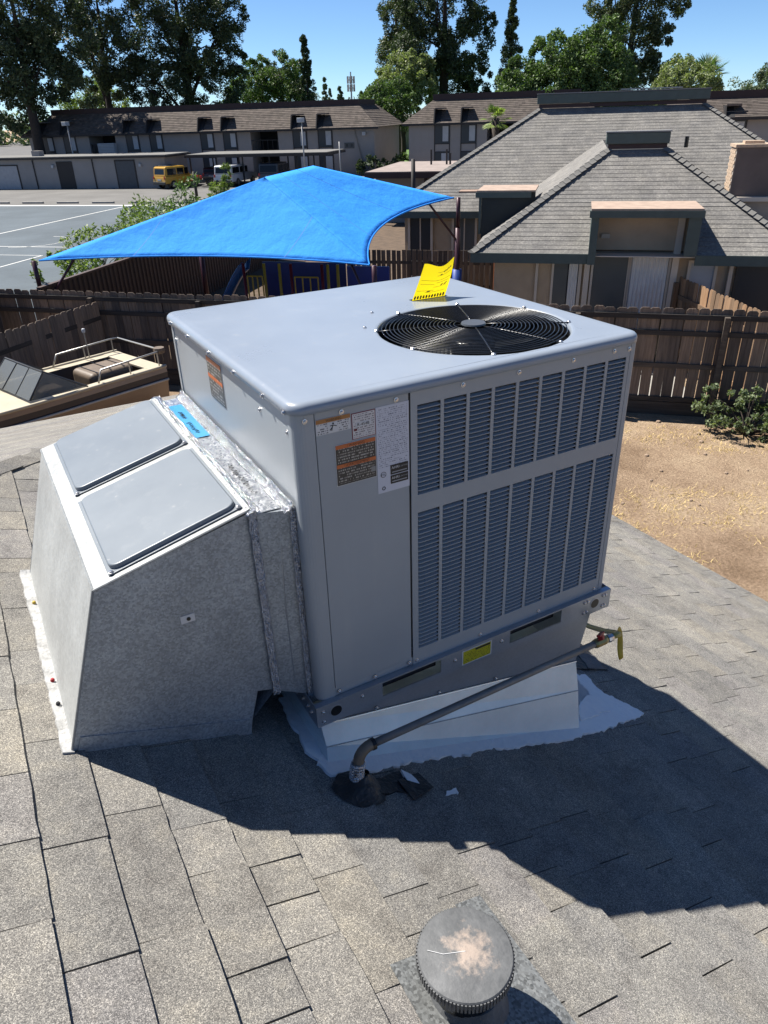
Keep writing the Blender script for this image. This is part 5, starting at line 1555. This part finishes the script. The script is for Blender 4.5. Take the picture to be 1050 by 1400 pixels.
# parked cars
def car(label, u, v, heading, paint, length=4.5, width=1.8, height=1.75, rack=False, name='parked_suv'):
    t = thing(name, label, 'car', W(u, v, .004), -TH + heading, 'cars parked under the carport')
    h, l, w2 = height, length / 2, width / 2
    # side profile, y = forward
    low = [(-l, .42), (-l + .03, .85), (-l + .06, 1.0), (l * .42, 1.02), (l - .12, .92), (l, .70), (l - .02, .40)]
    body = MB().prism([(-w2, y, z) for y, z in low], (width, 0, 0)).build('body', paint, t, bevel=.05)
    cab = [(-l + .06, 1.0), (-l + .18, h - .06), (-l + .34, h), (l * .12, h), (l * .42, 1.02)]
    MB().prism([(-w2 + .09, y, z) for y, z in cab], (width - .18, 0, 0)).build('cabin', paint, t, bevel=.05)
    M_CG = m_glass('car_glass', (.012, .014, .016), .06)
    MB().quad((-w2 + .2, -l + .075, 1.08), (w2 - .2, -l + .075, 1.08), (w2 - .24, -l + .155, h - .16), (-w2 + .24, -l + .155, h - .16)).build('rear_window', M_CG, t, solid=.01)
    for sgn in (1, -1):
        for y0, y1 in ((-l + .35, -l * .35), (-l * .30, l * .05), (l * .09, l * .30)):
            MB().box(min(sgn * (w2 - .088), sgn * (w2 - .082)), max(sgn * (w2 - .088), sgn * (w2 - .082)), y0, y1, 1.08, h - .15).build('side_window', M_CG, t)
        MB().box(sgn * (w2 - .13) - .07, sgn * (w2 - .13) + .07, -l - .012, -l + .03, .78, 1.0).build('tail_light', M_RED, t)
        for yy in (-l * .58, l * .60):
            wh = MB().lathe([(.30, -.1), (.34, -.07), (.34, .07), (.30, .1)], (sgn * (w2 - .06), yy, .34), 18, Matrix.Rotation(PI / 2, 4, 'Y')).build('wheel', M_BLACK, t)
            MB().lathe([(.19, -.11), (.19, .11)], (sgn * (w2 - .06), yy, .34), 12, Matrix.Rotation(PI / 2, 4, 'Y')).build('rim', M_ALU, wh)
    MB().box(-w2 + .05, w2 - .05, -l - .07, -l + .05, .36, .58).build('bumper', M_DARKFR, t, bevel=.02)
    MB().box(-.26, .26, -l - .012, -l + .02, .66, .80).build('number_plate', M_BLIND, t)
    if rack:
        for sgn in (1, -1): MB().tube([(sgn * .62, -l + .5, h + .06), (sgn * .62, l * .05, h + .06)], .025, 6).build('roof_rail', M_DARKFR, t)
        for yy in (-l + .55, -l * .4, 0): MB().box(-.62, .62, yy - .03, yy + .03, h + .03, h + .07).build('roof_bar', M_ALU, t)
    return t
car('yellow boxy off-road car with roof rack parked beside the garage', -34.4, 64.2, -.42, mat('yellow_car_paint', (.62, .34, .03), .3, 0, .03), 4.0, 1.75, 1.75, True)
car('white sport utility car seen from behind under the carport', -29.6, 65.9, -.1, mat('white_car_paint', (.62, .63, .66), .25, 0, .03), 4.6, 1.85, 1.7, False)
car('dark maroon car between the yellow and the white car', -32.2, 68.2, .1, mat('maroon_car_paint', (.05, .012, .02), .25), 4.6, 1.75, 1.42, False, 'parked_car')
car('dark grey pickup sized car at the right end of the carport', -26.2, 67.2, .05, mat('charcoal_car_paint', (.06, .06, .065), .3), 4.9, 1.9, 1.75, False, 'parked_car')
def moto(label, u, v, rz, m):
    t = thing('motorcycle', label, 'motorcycle', W(u, v, .004), -TH + rz)
    for yy in (-.7, .7):
        wh = MB().lathe([(.27, -.06), (.31, -.03), (.31, .03), (.27, .06)], (0, yy, .31), 18, Matrix.Rotation(PI / 2, 4, 'Y')).build('wheel', M_BLACK, t)
        MB().lathe([(.10, -.07), (.10, .07)], (0, yy, .31), 10, Matrix.Rotation(PI / 2, 4, 'Y')).build('rim', M_ALU, wh)
    MB().box(-.14, .14, -.25, .35, .35, .62).build('engine', M_DARKFR, t, bevel=.03)
    MB().box(-.17, .17, -.05, .48, .68, .95).build('tank', m, t, bevel=.08)
    MB().box(-.16, .16, -.85, -.05, .70, .82).build('seat', M_BLACK, t, bevel=.03)
    MB().box(-.13, .13, .5, .95, .55, .72).build('fender', m, t, bevel=.04)
    MB().tube([(-.38, .38, 1.08), (-.1, .5, 1.02), (.1, .5, 1.02), (.38, .38, 1.08)], .02, 6).build('handlebar', M_ALU, t)
    for s_ in (-.07, .07): MB().tube([(s_, .48, 1.0), (s_, .7, .31)], .022, 6).build('fork', M_ALU, t)
    MB().lathe([(.02, .06), (.09, .02), (.09, -.02)], (0, .62, .92), 10, Matrix.Rotation(PI / 2, 4, 'X')).build('headlight', M_BLIND, t)
moto('red motorcycle parked right of the yellow car', -31.9, 63.8, 2.2, mat('red_bike_paint', (.45, .02, .02), .3))
# lamp posts, posts and signs
def pole(label, u, v, h, r_, m, head=True, name='lamp_post', cat='lamp post'):
    t = thing(name, label, cat, W(u, v), -TH)
    MB().tube([(0, 0, 0), (0, 0, h)], [r_ * 1.2, r_], 8).build('pole', m, t, True)
    if head: MB().box(-.22, .22, -.55, .12, h - .06, h + .28).build('lamp_head', M_BLIND, t, bevel=.03)
    return t
M_POLE = mat('pale_grey_pole', (.42, .42, .42), .5, .2)
pole('slim pale lamp post rising above the garage roof', -48.4, 70, 5.1, .06, M_POLE)
pole('slim pale lamp post in front of the right end of the long apartment block', -22.6, 64.5, 4.85, .06, M_POLE)
pole('thin bare pale pole beside the building number', -19.6, 65, 3.3, .05, M_POLE, False, 'steel_pole', 'pole')
pole('short dark post behind the blue canopy by the cars', -27.6, 54, 1.9, .10, M_DKTRIM, False, 'steel_pole', 'pole')
pole('tall dark post beside the flat pavilion roof', -7.9, 38.5, 3.3, .10, M_DKTRIM, False, 'steel_pole', 'pole')
# pavilion with flat pale roof
pv_ = thing('pavilion', 'flat roofed pavilion with maroon fascia left of the hipped house', 'pavilion', W(-10.9, 40.4), -TH)
MB().box(0, 9, 0, 8.5, 2.30, 2.58).build('fascia', M_PARAPET, pv_)
MB().box(.05, 8.95, .05, 8.45, 2.583, 2.62).build('roof_top', mat('pinkish_gravel_roof', (.34, .28, .25), .95, 0, .2, 2), pv_)
for xx in (.3, 3.2, 6.0, 8.7): MB().box(xx - .08, xx + .08, .3, .46, 0, 2.3).build('post', M_PARAPET, pv_)
MB().box(.3, 8.7, 1.2, 8.2, 0, 2.3).build('wall', M_STUC, pv_)
for xx in (2.6, 3.5, 3.7): MB().tube([(xx, 5.2, 2.6), (xx, 5.2, 3.4 if xx != 3.7 else 3.2)], .06, 6).build('flue', M_DKTRIM, pv_)
MB().box(4.5, 5.1, 6.5, 7, 2.62, 2.95).build('roof_vent', M_BLIND, pv_)
# cell tower
ct = thing('cell_tower', 'distant grey cell tower with panel antennas above the tree line', 'tower', W(-65, 230), -TH)
MB().tube([(0, 0, 0), (0, 0, 19)], [.5, .3], 8).build('mast', M_POLE, ct)
ct.scale = (.62, .62, .82)
for zz in (16.6, 14.2):
    MB().tube([(1.6 * math.cos(a), 1.6 * math.sin(a), zz) for a in [i * PI / 6 for i in range(13)]], .10, 5).build('ring', M_POLE, ct)
    for i in range(6):
        a = i * PI / 3
        MB().box(-.28, .28, -.12, .12, zz - 1.1, zz + 1.1, Matrix.Translation((1.7 * math.cos(a), 1.7 * math.sin(a), 0)) @ Matrix.Rotation(a + PI / 2, 4, 'Z')).build('antenna', M_STUC, ct)

# ------------------------------------------------------------------ trees
LEAF_DARK = m_leaf('dark_conifer_leaf', (.022, .036, .018), (.062, .088, .040), .15)
LEAF_PINE = m_leaf('pine_needle', (.030, .044, .020), (.085, .108, .048), .18)
LEAF_GREEN = m_leaf('broad_leaf', (.036, .068, .022), (.10, .155, .05), .25)
LEAF_BRIGHT = m_leaf('bright_leaf', (.07, .11, .025), (.17, .22, .06), .3)
LEAF_PALE = m_leaf('pale_flowering_leaf', (.09, .125, .05), (.23, .26, .13), .3)
LEAF_FAR = m_leaf('far_leaf', (.055, .08, .05), (.11, .14, .085), .2)
LEAF_SAGE = m_leaf('sage_leaf', (.06, .085, .045), (.15, .185, .095), .25)
M_BARK = mat('brown_bark', (.055, .042, .034), .95, 0, .3, 6, .8, 14)
def leaves(clumps, per, size, rnd, elong=2.2, spread=1.0, quad=False, droop=0.):
    """leaf blades scattered round clump centres: (centre, radius)"""
    V, F = [], []
    for c, r_ in clumps:
        for _ in range(per):
            while True:
                d = Vector((rnd.uniform(-1, 1), rnd.uniform(-1, 1), rnd.uniform(-1, 1)))
                if d.length_squared < 1: break
            p = c + d * r_ * spread
            ax = (Vector((rnd.gauss(0, 1), rnd.gauss(0, 1), rnd.gauss(0, .8) - droop)) + d * .8).normalized()
            sd = ax.cross(Vector((rnd.gauss(0, 1), rnd.gauss(0, 1), rnd.gauss(0, 1)))).normalized()
            L = size * rnd.uniform(.6, 1.4); w_ = L / elong
            b = len(V)
            V += [p - ax * L * .5, p + sd * w_ * .5, p + ax * L * .5, p - sd * w_ * .5]
            F.append((b, b + 1, b + 2, b + 3))
    mb = MB(); mb.v = V; mb.f = F
    return mb
def blob_clumps(lobes, k, rnd, cr=.30):
    out = []
    tot = sum(l[3] * l[5] for l in lobes)
    for (x_, y_, z_, rx, ry, rz) in lobes:
        n_ = max(6, int(k * rx * rz / tot))
        for i in range(n_):
            while True:
                d = Vector((rnd.uniform(-1, 1), rnd.uniform(-1, 1), rnd.uniform(-1, 1)))
                if .1 < d.length < 1: break
            d = d.normalized() * (d.length ** .45)
            out.append((Vector((x_ + d.x * rx, y_ + d.y * ry, z_ + d.z * rz)), cr * min(rx, rz) * rnd.uniform(.6, 1.25)))
    return out
def cone_clumps(h0, h1, rmax, k, rnd, pw=.8, cr=.2, base=.0):
    out = []
    for i in range(k):
        t = rnd.random() ** 1.15
        z = h0 + (h1 - h0) * t
        env = rmax * ((1 - t) ** pw) * (.75 + .25 * math.sin(z * 2.3 + 1)) + base
        r_ = env * (rnd.random() ** .45)
        a = rnd.uniform(0, 2 * PI)
        out.append((Vector((r_ * math.cos(a), r_ * math.sin(a), z - r_ * .18)), max(.25, cr * rmax * (1 - t * .7)) * rnd.uniform(.6, 1.2)))
    return out
def tree(name, label, u, v, clumps, m, per, size, h, tr, seed, group=None, elong=2.2, limbs=10, lean=(0, 0), trunk_top=.85, droop=0., base=0.):
    rnd = random.Random(seed)
    t = thing(name, label, 'tree', W(u, v, base), -TH, group)
    pts = [Vector((lean[0] * s_ ** 1.3 + .25 * noise.noise(Vector((s_ * 3, seed, 0))) * (s_ > 0), lean[1] * s_, h * trunk_top * s_)) for s_ in [i / 8 for i in range(9)]]
    mb = MB().tube(pts, [tr * (1.25 - 1.05 * i / 8) for i in range(9)], 8)
    for i in range(limbs):
        c, r_ = rnd.choice(clumps)
        s_ = rnd.uniform(.35, .95)
        a = pts[int(s_ * 8)]
        if c.z > a.z - 1: mb.tube([a, a.lerp(c, .5) + Vector((0, 0, .1 * h * rnd.random() * .4)), c], [tr * .4 * (1.2 - s_), tr * .22 * (1.2 - s_), .03], 5)
    mb.build('trunk', M_BARK, t, True)
    lm = leaves(clumps, int(per * 3.3), size * .70, rnd, min(elong, 2.6), 1.12, False, droop)
    lm.build('crown', m, t, fix=False)
    return t
# every tree stands where its trunk would meet the ground; heights in metres
rnd = random.Random(11)
TG = 'tall trees behind the apartments'
tree('pine_tree', 'huge dark pine at the left edge with its trunk in front of the apartment roof', -55.6, 74.6,
     blob_clumps([(-2.2, 0, 6.6, 3.2, 3, 2.2), (1.0, 1, 9.6, 4.6, 4, 3.0), (-2.5, 1, 11, 4.6, 4, 3.4), (3.6, 2.5, 12.5, 3.6, 4, 3.0), (0, 2.5, 15.5, 5.6, 5, 3.4), (-4.5, 0, 15, 3.6, 3, 4.2), (2, 0, 19.5, 5, 4, 3.4)], 420, rnd, .24), LEAF_DARK, 46, .50, 21, .50, 3, TG, 4.5, 16, (1.0, 0))
tree('pine_tree', 'tall loose grey green pine just right of the leftmost pine', -57.4, 92,
     blob_clumps([(-1.5, 0, 9, 4.2, 4, 2.6), (2.2, 0, 12, 3.8, 4, 3.0), (-3, 0, 14.5, 4.2, 4, 3.4), (2, 0, 18, 4.4, 4, 3.4), (-1.5, 0, 20.5, 4.4, 4, 3.2)], 220, rnd, .24), LEAF_PINE, 48, .52, 22, .45, 4, TG, 4., 16, (1.2, 0))
tree('pine_tree', 'broad dense dark green tree above the left apartment roof', -46.2, 92,
     blob_clumps([(-2.2, 0, 9, 5, 5, 3.2), (3, 0, 8.6, 4.4, 5, 3.0), (-3.6, 0, 13.5, 4.2, 5, 3.6), (2.6, 0, 13, 4.8, 5, 3.6), (0, 0, 17.5, 6.2, 5, 3.6), (5.6, 0, 15.8, 2.6, 3, 2.4), (0, 0, 21.5, 6.6, 5, 3.2), (6.3, 0, 11.2, 1.8, 2, 1.6), (-5.8, 0, 9.5, 2.6, 3, 2.6)], 560, rnd, .22), LEAF_DARK, 46, .46, 22, .7, 5, TG, 3.2, 16)
tree('leafy_tree', 'low olive tree peeking over the apartment roof between the two left pines', -65.2, 100,
     blob_clumps([(0, 0, 8.2, 3.6, 4, 2.4), (2.6, 0, 7.5, 3.0, 3, 2.0)], 80, rnd, .26), LEAF_BRIGHT, 44, .4, 9, .3, 6, TG)
tree('leafy_tree', 'rounded grey green tree between the broad tree and the cypress', -42.0, 105,
     blob_clumps([(0, 0, 8.5, 4.2, 4, 2.6), (2.6, 0, 10, 2.8, 4, 2.6), (-2.8, 0, 7.5, 2.8, 3, 2.2), (2, 0, 7, 3.6, 4, 2.4), (-.5, 0, 10.6, 2.0, 2, 1.6)], 220, rnd, .22), LEAF_GREEN, 40, .4, 12, .35, 7, TG)
tree('leafy_tree', 'airy tree with thin top just left of the cypress', -39.2, 108,
     blob_clumps([(0, 0, 8.6, 2.4, 3, 3.0), (-1.3, 0, 11.2, 1.5, 2, 1.7), (1.2, 0, 7, 2.4, 3, 2.4)], 130, rnd, .24), LEAF_FAR, 36, .36, 12, .3, 8, TG)
tree('cypress_tree', 'slender dark pointed cypress behind the long apartment roof', -34.0, 100,
     cone_clumps(3, 13.9, 1.75, 170, rnd, .62, .24, .05), LEAF_DARK, 40, .36, 13, .25, 9, TG, 3.5, 4)
for i, (u, v, h) in enumerate(((-47.5, 150, 11.2), (-45.2, 152, 9.8), (-43.2, 160, 9), (-59, 190, 10.5), (-52, 175, 8.8), (-41, 170, 8.6))):
    tree('distant_tree', ['small pointed far tree right of the cypress', 'small rounded far tree right of the cypress', 'low far tree below the cell tower', 'far pointed tree left of the cell tower', 'tiny far tree above the roof end', 'tiny far tree beside the bright green bush tree'][i], u, v,
         cone_clumps(2, h, 1.7 + .4 * (i % 2), 60, rnd, .7, .3), LEAF_FAR, 30, .5, h, .2, 20 + i, 'far trees on the horizon', 2.5, 3)
tree('leafy_tree', 'bright yellow green rounded tree right of the long apartment block', -21.7, 90,
     blob_clumps([(0, 0, 5.4, 3.0, 3, 2.8), (1.2, 0, 6.8, 2.0, 3, 1.7), (-1.4, 0, 4.6, 2.2, 3, 2.4)], 190, rnd, .22), LEAF_GREEN, 42, .32, 8, .3, 31, TG, 1.8)
tree('leafy_tree', 'pale green flowering tree at the foot of the giant conifer', -21.6, 99,
     blob_clumps([(0, 0, 9, 2.6, 3, 2.4), (2.0, 0, 8, 2.2, 3, 3.0), (-1.8, 0, 8.2, 1.8, 3, 1.8), (1.6, 0, 10.4, 1.6, 2, 1.4)], 190, rnd, .22), LEAF_PALE, 40, .34, 11, .3, 32, TG, 1.8)
tree('redwood_tree', 'pale green tall poplar like tree at the left of the giant conifer', -24.6, 110,
     blob_clumps([(0, 0, 11.5, 2.4, 3, 3.6), (0.4, 0, 16, 2.5, 3, 4), (.8, 0, 21, 2.4, 3, 4)], 190, rnd, .24), LEAF_PINE, 42, .42, 23, .4, 33, TG, 3.0)
tree('redwood_tree', 'giant dark conifer towering behind the middle apartment block', -17.4, 104,
     blob_clumps([(0, 0, 8, 4.4, 4, 2.8), (-2.2, 0, 12, 3.8, 4, 3.4), (2.8, 0, 11.5, 3.2, 4, 3.2), (0, 0, 15.8, 4.9, 5, 3.2), (4.4, 0, 14.6, 1.8, 2, 1.8), (0, 0, 20, 5.2, 5, 3.6), (3.8, 0, 8.2, 2.2, 3, 2.4), (-3.8, 0, 17, 2.2, 3, 3.0)], 520, rnd, .21), LEAF_DARK, 46, .46, 22, .7, 34, TG, 3.4, 16)
tree('conifer_tree', 'slim sparse conifer between the giant conifer and the broad leaved tree', -8.9, 100,
     cone_clumps(4, 17.0, 2.6, 170, rnd, .8, .28), LEAF_PINE, 36, .40, 16.5, .3, 35, TG, 3.5, 14)
tree('leafy_tree', 'large dense broad leaved tree behind the hipped house', -2.3, 82,
     blob_clumps([(0, 0, 6.6, 3.6, 4, 2.8), (-3.6, 0, 6.4, 2.6, 3, 2.8), (2.6, 0, 8.4, 3.2, 4, 3.0), (-.6, 0, 9.2, 2.8, 4, 2.2), (4.2, 0, 6.4, 2.8, 4, 3.0), (-4.2, 0, 4.6, 2.0, 3, 2.4), (3.6, 0, 10.6, 1.9, 3, 1.9), (-3.4, 0, 8.6, 1.8, 2, 1.4)], 520, rnd, .21), LEAF_GREEN, 46, .34, 12, .45, 36, TG, 1.7, 14)
tree('pine_tree', 'tall dark pine behind the ridge of the hipped house', 4.2, 96,
     blob_clumps([(0, 0, 7.2, 4.6, 4, 2.8), (-1, 0, 11, 4.2, 4, 3.2), (1.2, 0, 15, 4.2, 4, 2.8), (-2.2, 0, 16, 3.2, 4, 3.2), (4.4, 0, 7.4, 2.0, 3, 2.2), (3.2, 0, 11.5, 1.8, 2, 1.8), (0, 0, 19, 3.8, 4, 2.6)], 380, rnd, .22), LEAF_PINE, 44, .44, 20, .5, 37, TG, 3.6, 14)
tree('leafy_tree', 'pale rounded tree beside the fan palm at the right', 8.4, 82,
     blob_clumps([(0, 0, 7.0, 2.1, 3, 2.0), (1.8, 0, 6.2, 1.8, 3, 2.0), (-1.0, 0, 5.6, 1.8, 3, 2.0)], 190, rnd, .22), LEAF_PALE, 40, .30, 8.5, .3, 38, TG, 1.7)
tree('leafy_tree', 'tree cut by the right edge of the frame', 16.9, 84,
     blob_clumps([(0, 0, 6.2, 2.0, 3, 2.0), (.8, 0, 7.8, 1.2, 2, 1.0)], 80, rnd, .24), LEAF_FAR, 36, .34, 8, .2, 39, TG, 2)
tree('leafy_tree', 'low far tree band left of the right edge tree', 17.0, 110,
     blob_clumps([(0, 0, 5, 4, 3, 2.4), (-3, 0, 4.6, 2.4, 3, 2)], 90, rnd, .26), LEAF_FAR, 36, .4, 6.5, .25, 40, TG, 2)
far = MB()
rnd2 = random.Random(5)
cl_ = []
for i in range(800):
    u = rnd2.uniform(-280, 170)
    hh = 5.5 + 3.5 * noise.noise(Vector((u * .06, 3, 0))) + 2.0 * noise.noise(Vector((u * .3, 1, 0)))
    cl_.append((W(u, 205 + rnd2.uniform(-12, 12), max(1.5, rnd2.random() * hh)), 2.0))
tag(leaves(cl_, 34, 1.1, rnd2, 1.6).build('distant_woodland', LEAF_FAR, None, fix=False), 'far green belt of trees along the horizon', None, None, 'stuff')
# palms
def palm(label, u, v, h, n, fl, seed, m, trunk_r=.18):
    rnd_ = random.Random(seed)
    t = thing('palm_tree', label, 'tree', W(u, v), -TH)
    MB().tube([(0, 0, 0), (.1, 0, h * .5), (0, 0, h)], [trunk_r * 1.2, trunk_r, trunk_r * 1.1], 10).build('trunk', M_BARK, t, True)
    for i in range(n):
        a = rnd_.uniform(0, 2 * PI); el = rnd_.uniform(-.7, 1.3)
        mb = MB()
        L = fl * rnd_.uniform(.8, 1.1)
        d = Vector((math.cos(a) * math.cos(el), math.sin(a) * math.cos(el), math.sin(el)))
        sd = d.cross(Vector((0, 0, 1))).normalized(); up = sd.cross(d)
        pts = [Vector((0, 0, h)) + d * L * s_ + Vector((0, 0, -.35 * L * s_ * s_)) for s_ in (0, .25, .5)]
        mb.tube(pts, .02, 4)
        k = 15
        for j in range(k):
            f_ = (j / (k - 1) - .5) * 2.4
            dd = (d * math.cos(f_) + sd * math.sin(f_)).normalized()
            p0 = pts[2]; p1 = p0 + dd * L * .52 + Vector((0, 0, -.10 * L * rnd_.random()))
            w_ = (up * .2 + dd.cross(up)).normalized() * .05
            mb.quad(p0 - w_ * .4, p0.lerp(p1, .5) - w_, p1, p0.lerp(p1, .5) + w_)
        mb.build('frond', m, t, fix=False)
    return t
palm('young fan palm in front of the middle apartment block', -6.0, 58, 4.75, 22, 1.2, 3, LEAF_BRIGHT, .24)
palm('fan palm with spiky crown at the right above the roofs', 11.0, 86, 7.6, 30, 2.3, 5, LEAF_GREEN, .28)
# bushes
def bush(name, label, u, v, lobes, m, k, per, size, seed, elong=1.7, cr=.3, cat='bush', droop=0.):
    rnd_ = random.Random(seed)
    t = thing(name, label, cat, W(u, v), -TH)
    cl = blob_clumps(lobes, k, rnd_, cr)
    mb = MB()
    for c, r_ in cl[::3]: mb.tube([(0, 0, 0), (c.x * .4, c.y * .4, c.z * .6), c], [.018, .012, .004], 4)
    mb.build('stems', M_BARK, t)
    leaves(cl, per, size, rnd_, elong, 1., False, droop).build('foliage', m, t, fix=False)
    return t
bush('green_bush', 'dense green bush growing against the back fence in the dirt yard', 3.35, 13.45, [(0, 0, .42, .75, .5, .42), (-.45, .2, .5, .45, .4, .38), (.75, .1, .55, .6, .5, .48), (.2, -.35, .25, .6, .3, .25)], LEAF_SAGE, 90, 40, .075, 3, 1.8, .24)
bush('shrub', 'yellow green shrub behind the left corner of the blue canopy', -17.6, 25.5, [(0, 0, .9, 1.6, 1.2, .9), (1.6, 1.5, 1.4, 1.3, 1.2, 1.3), (-1.5, -.5, .5, 1, 1, .5)], LEAF_BRIGHT, 110, 40, .16, 4, 2.6, .3)
bush('shrub', 'taller feathery green shrub on the court side of the canopy', -17.6, 30.0, [(0, 0, 1.2, 1.4, 1.2, 1.2), (1.4, .6, 1.7, 1.2, 1, 1.6), (-1.3, .2, .9, .9, .8, .9)], LEAF_GREEN, 100, 40, .18, 5, 3.0, .3)
bush('ornamental_grass', 'tuft of tall green grass behind the canopy near the cars', -24.4, 50.8, [(0, 0, .7, .7, .6, .7), (.9, 0, 1.4, .35, .3, 1.4)], LEAF_BRIGHT, 50, 40, .35, 6, 8, .3, 'grass')
bush('shrub', 'dark clipped shrub at the right foot of the long apartment block', -19.3, 75.0, [(0, 0, .8, 1.6, 1, .8), (2.2, 0, .7, 1.2, 1, .7)], LEAF_DARK, 60, 40, .25, 7, 1.6, .35)
bush('shrub', 'green shrub on the lawn between the apartment blocks', -17.0, 79, [(0, 0, .8, 1.3, 1, .9)], LEAF_GREEN, 40, 40, .25, 8, 1.6, .35)
bush('hedge', 'bright clipped hedge at the far left beside the garages', -57.5, 66, [(0, 0, 1.1, 1.6, .8, .9)], LEAF_BRIGHT, 40, 40, .22, 9, 1.6, .35)
# dry grass tufts on the dirt yard
rnd3 = random.Random(21)
V, F = [], []
for i in range(1900):
    u, v = rnd3.uniform(-1.5, 5.8), rnd3.uniform(5.0, 13.6)
    if noise.noise(Vector((u * .55, v * .55, 0))) < -.05: continue
    n_ = rnd3.randint(5, 16)
    sz = rnd3.uniform(.035, .11)
    for j in range(n_):
        p = W(u + rnd3.gauss(0, .10), v + rnd3.gauss(0, .10), 0)
        d = Vector((rnd3.gauss(0, 1), rnd3.gauss(0, 1), abs(rnd3.gauss(0, .7)) + .15)).normalized() * sz
        s_ = d.cross(Vector((0, 0, 1))).normalized() * .0045
        b = len(V); V += [p - s_, p + s_, p + d]; F.append((b, b + 1, b + 2))
gt = MB(); gt.v = V; gt.f = F
for i in range(60):
    u, v = rnd3.uniform(-1, 5.8), rnd3.uniform(6, 13.9)
    r_ = rnd3.uniform(.015, .05)
    st_ = MB().lathe([(r_ * .6, -r_ * .3), (r_, 0), (r_ * .8, r_ * .4), (r_ * .2, r_ * .6)], W(u, v, r_ * .25), 6)
    if i == 0: stones = st_
    else: stones.add(st_.v, st_.f)
tag(stones.build('loose_stones', mat('soil_clod', (.34, .25, .18), .95, 0, .3, 20)), 'small stones and soil clods strewn on the yard', None, None, 'stuff')
tag(gt.build('dry_grass', m_leaf('dry_straw', (.34, .24, .11), (.62, .47, .22), .2), None, fix=False), 'tufts of dry yellow grass on the bare yard', None, None, 'stuff')
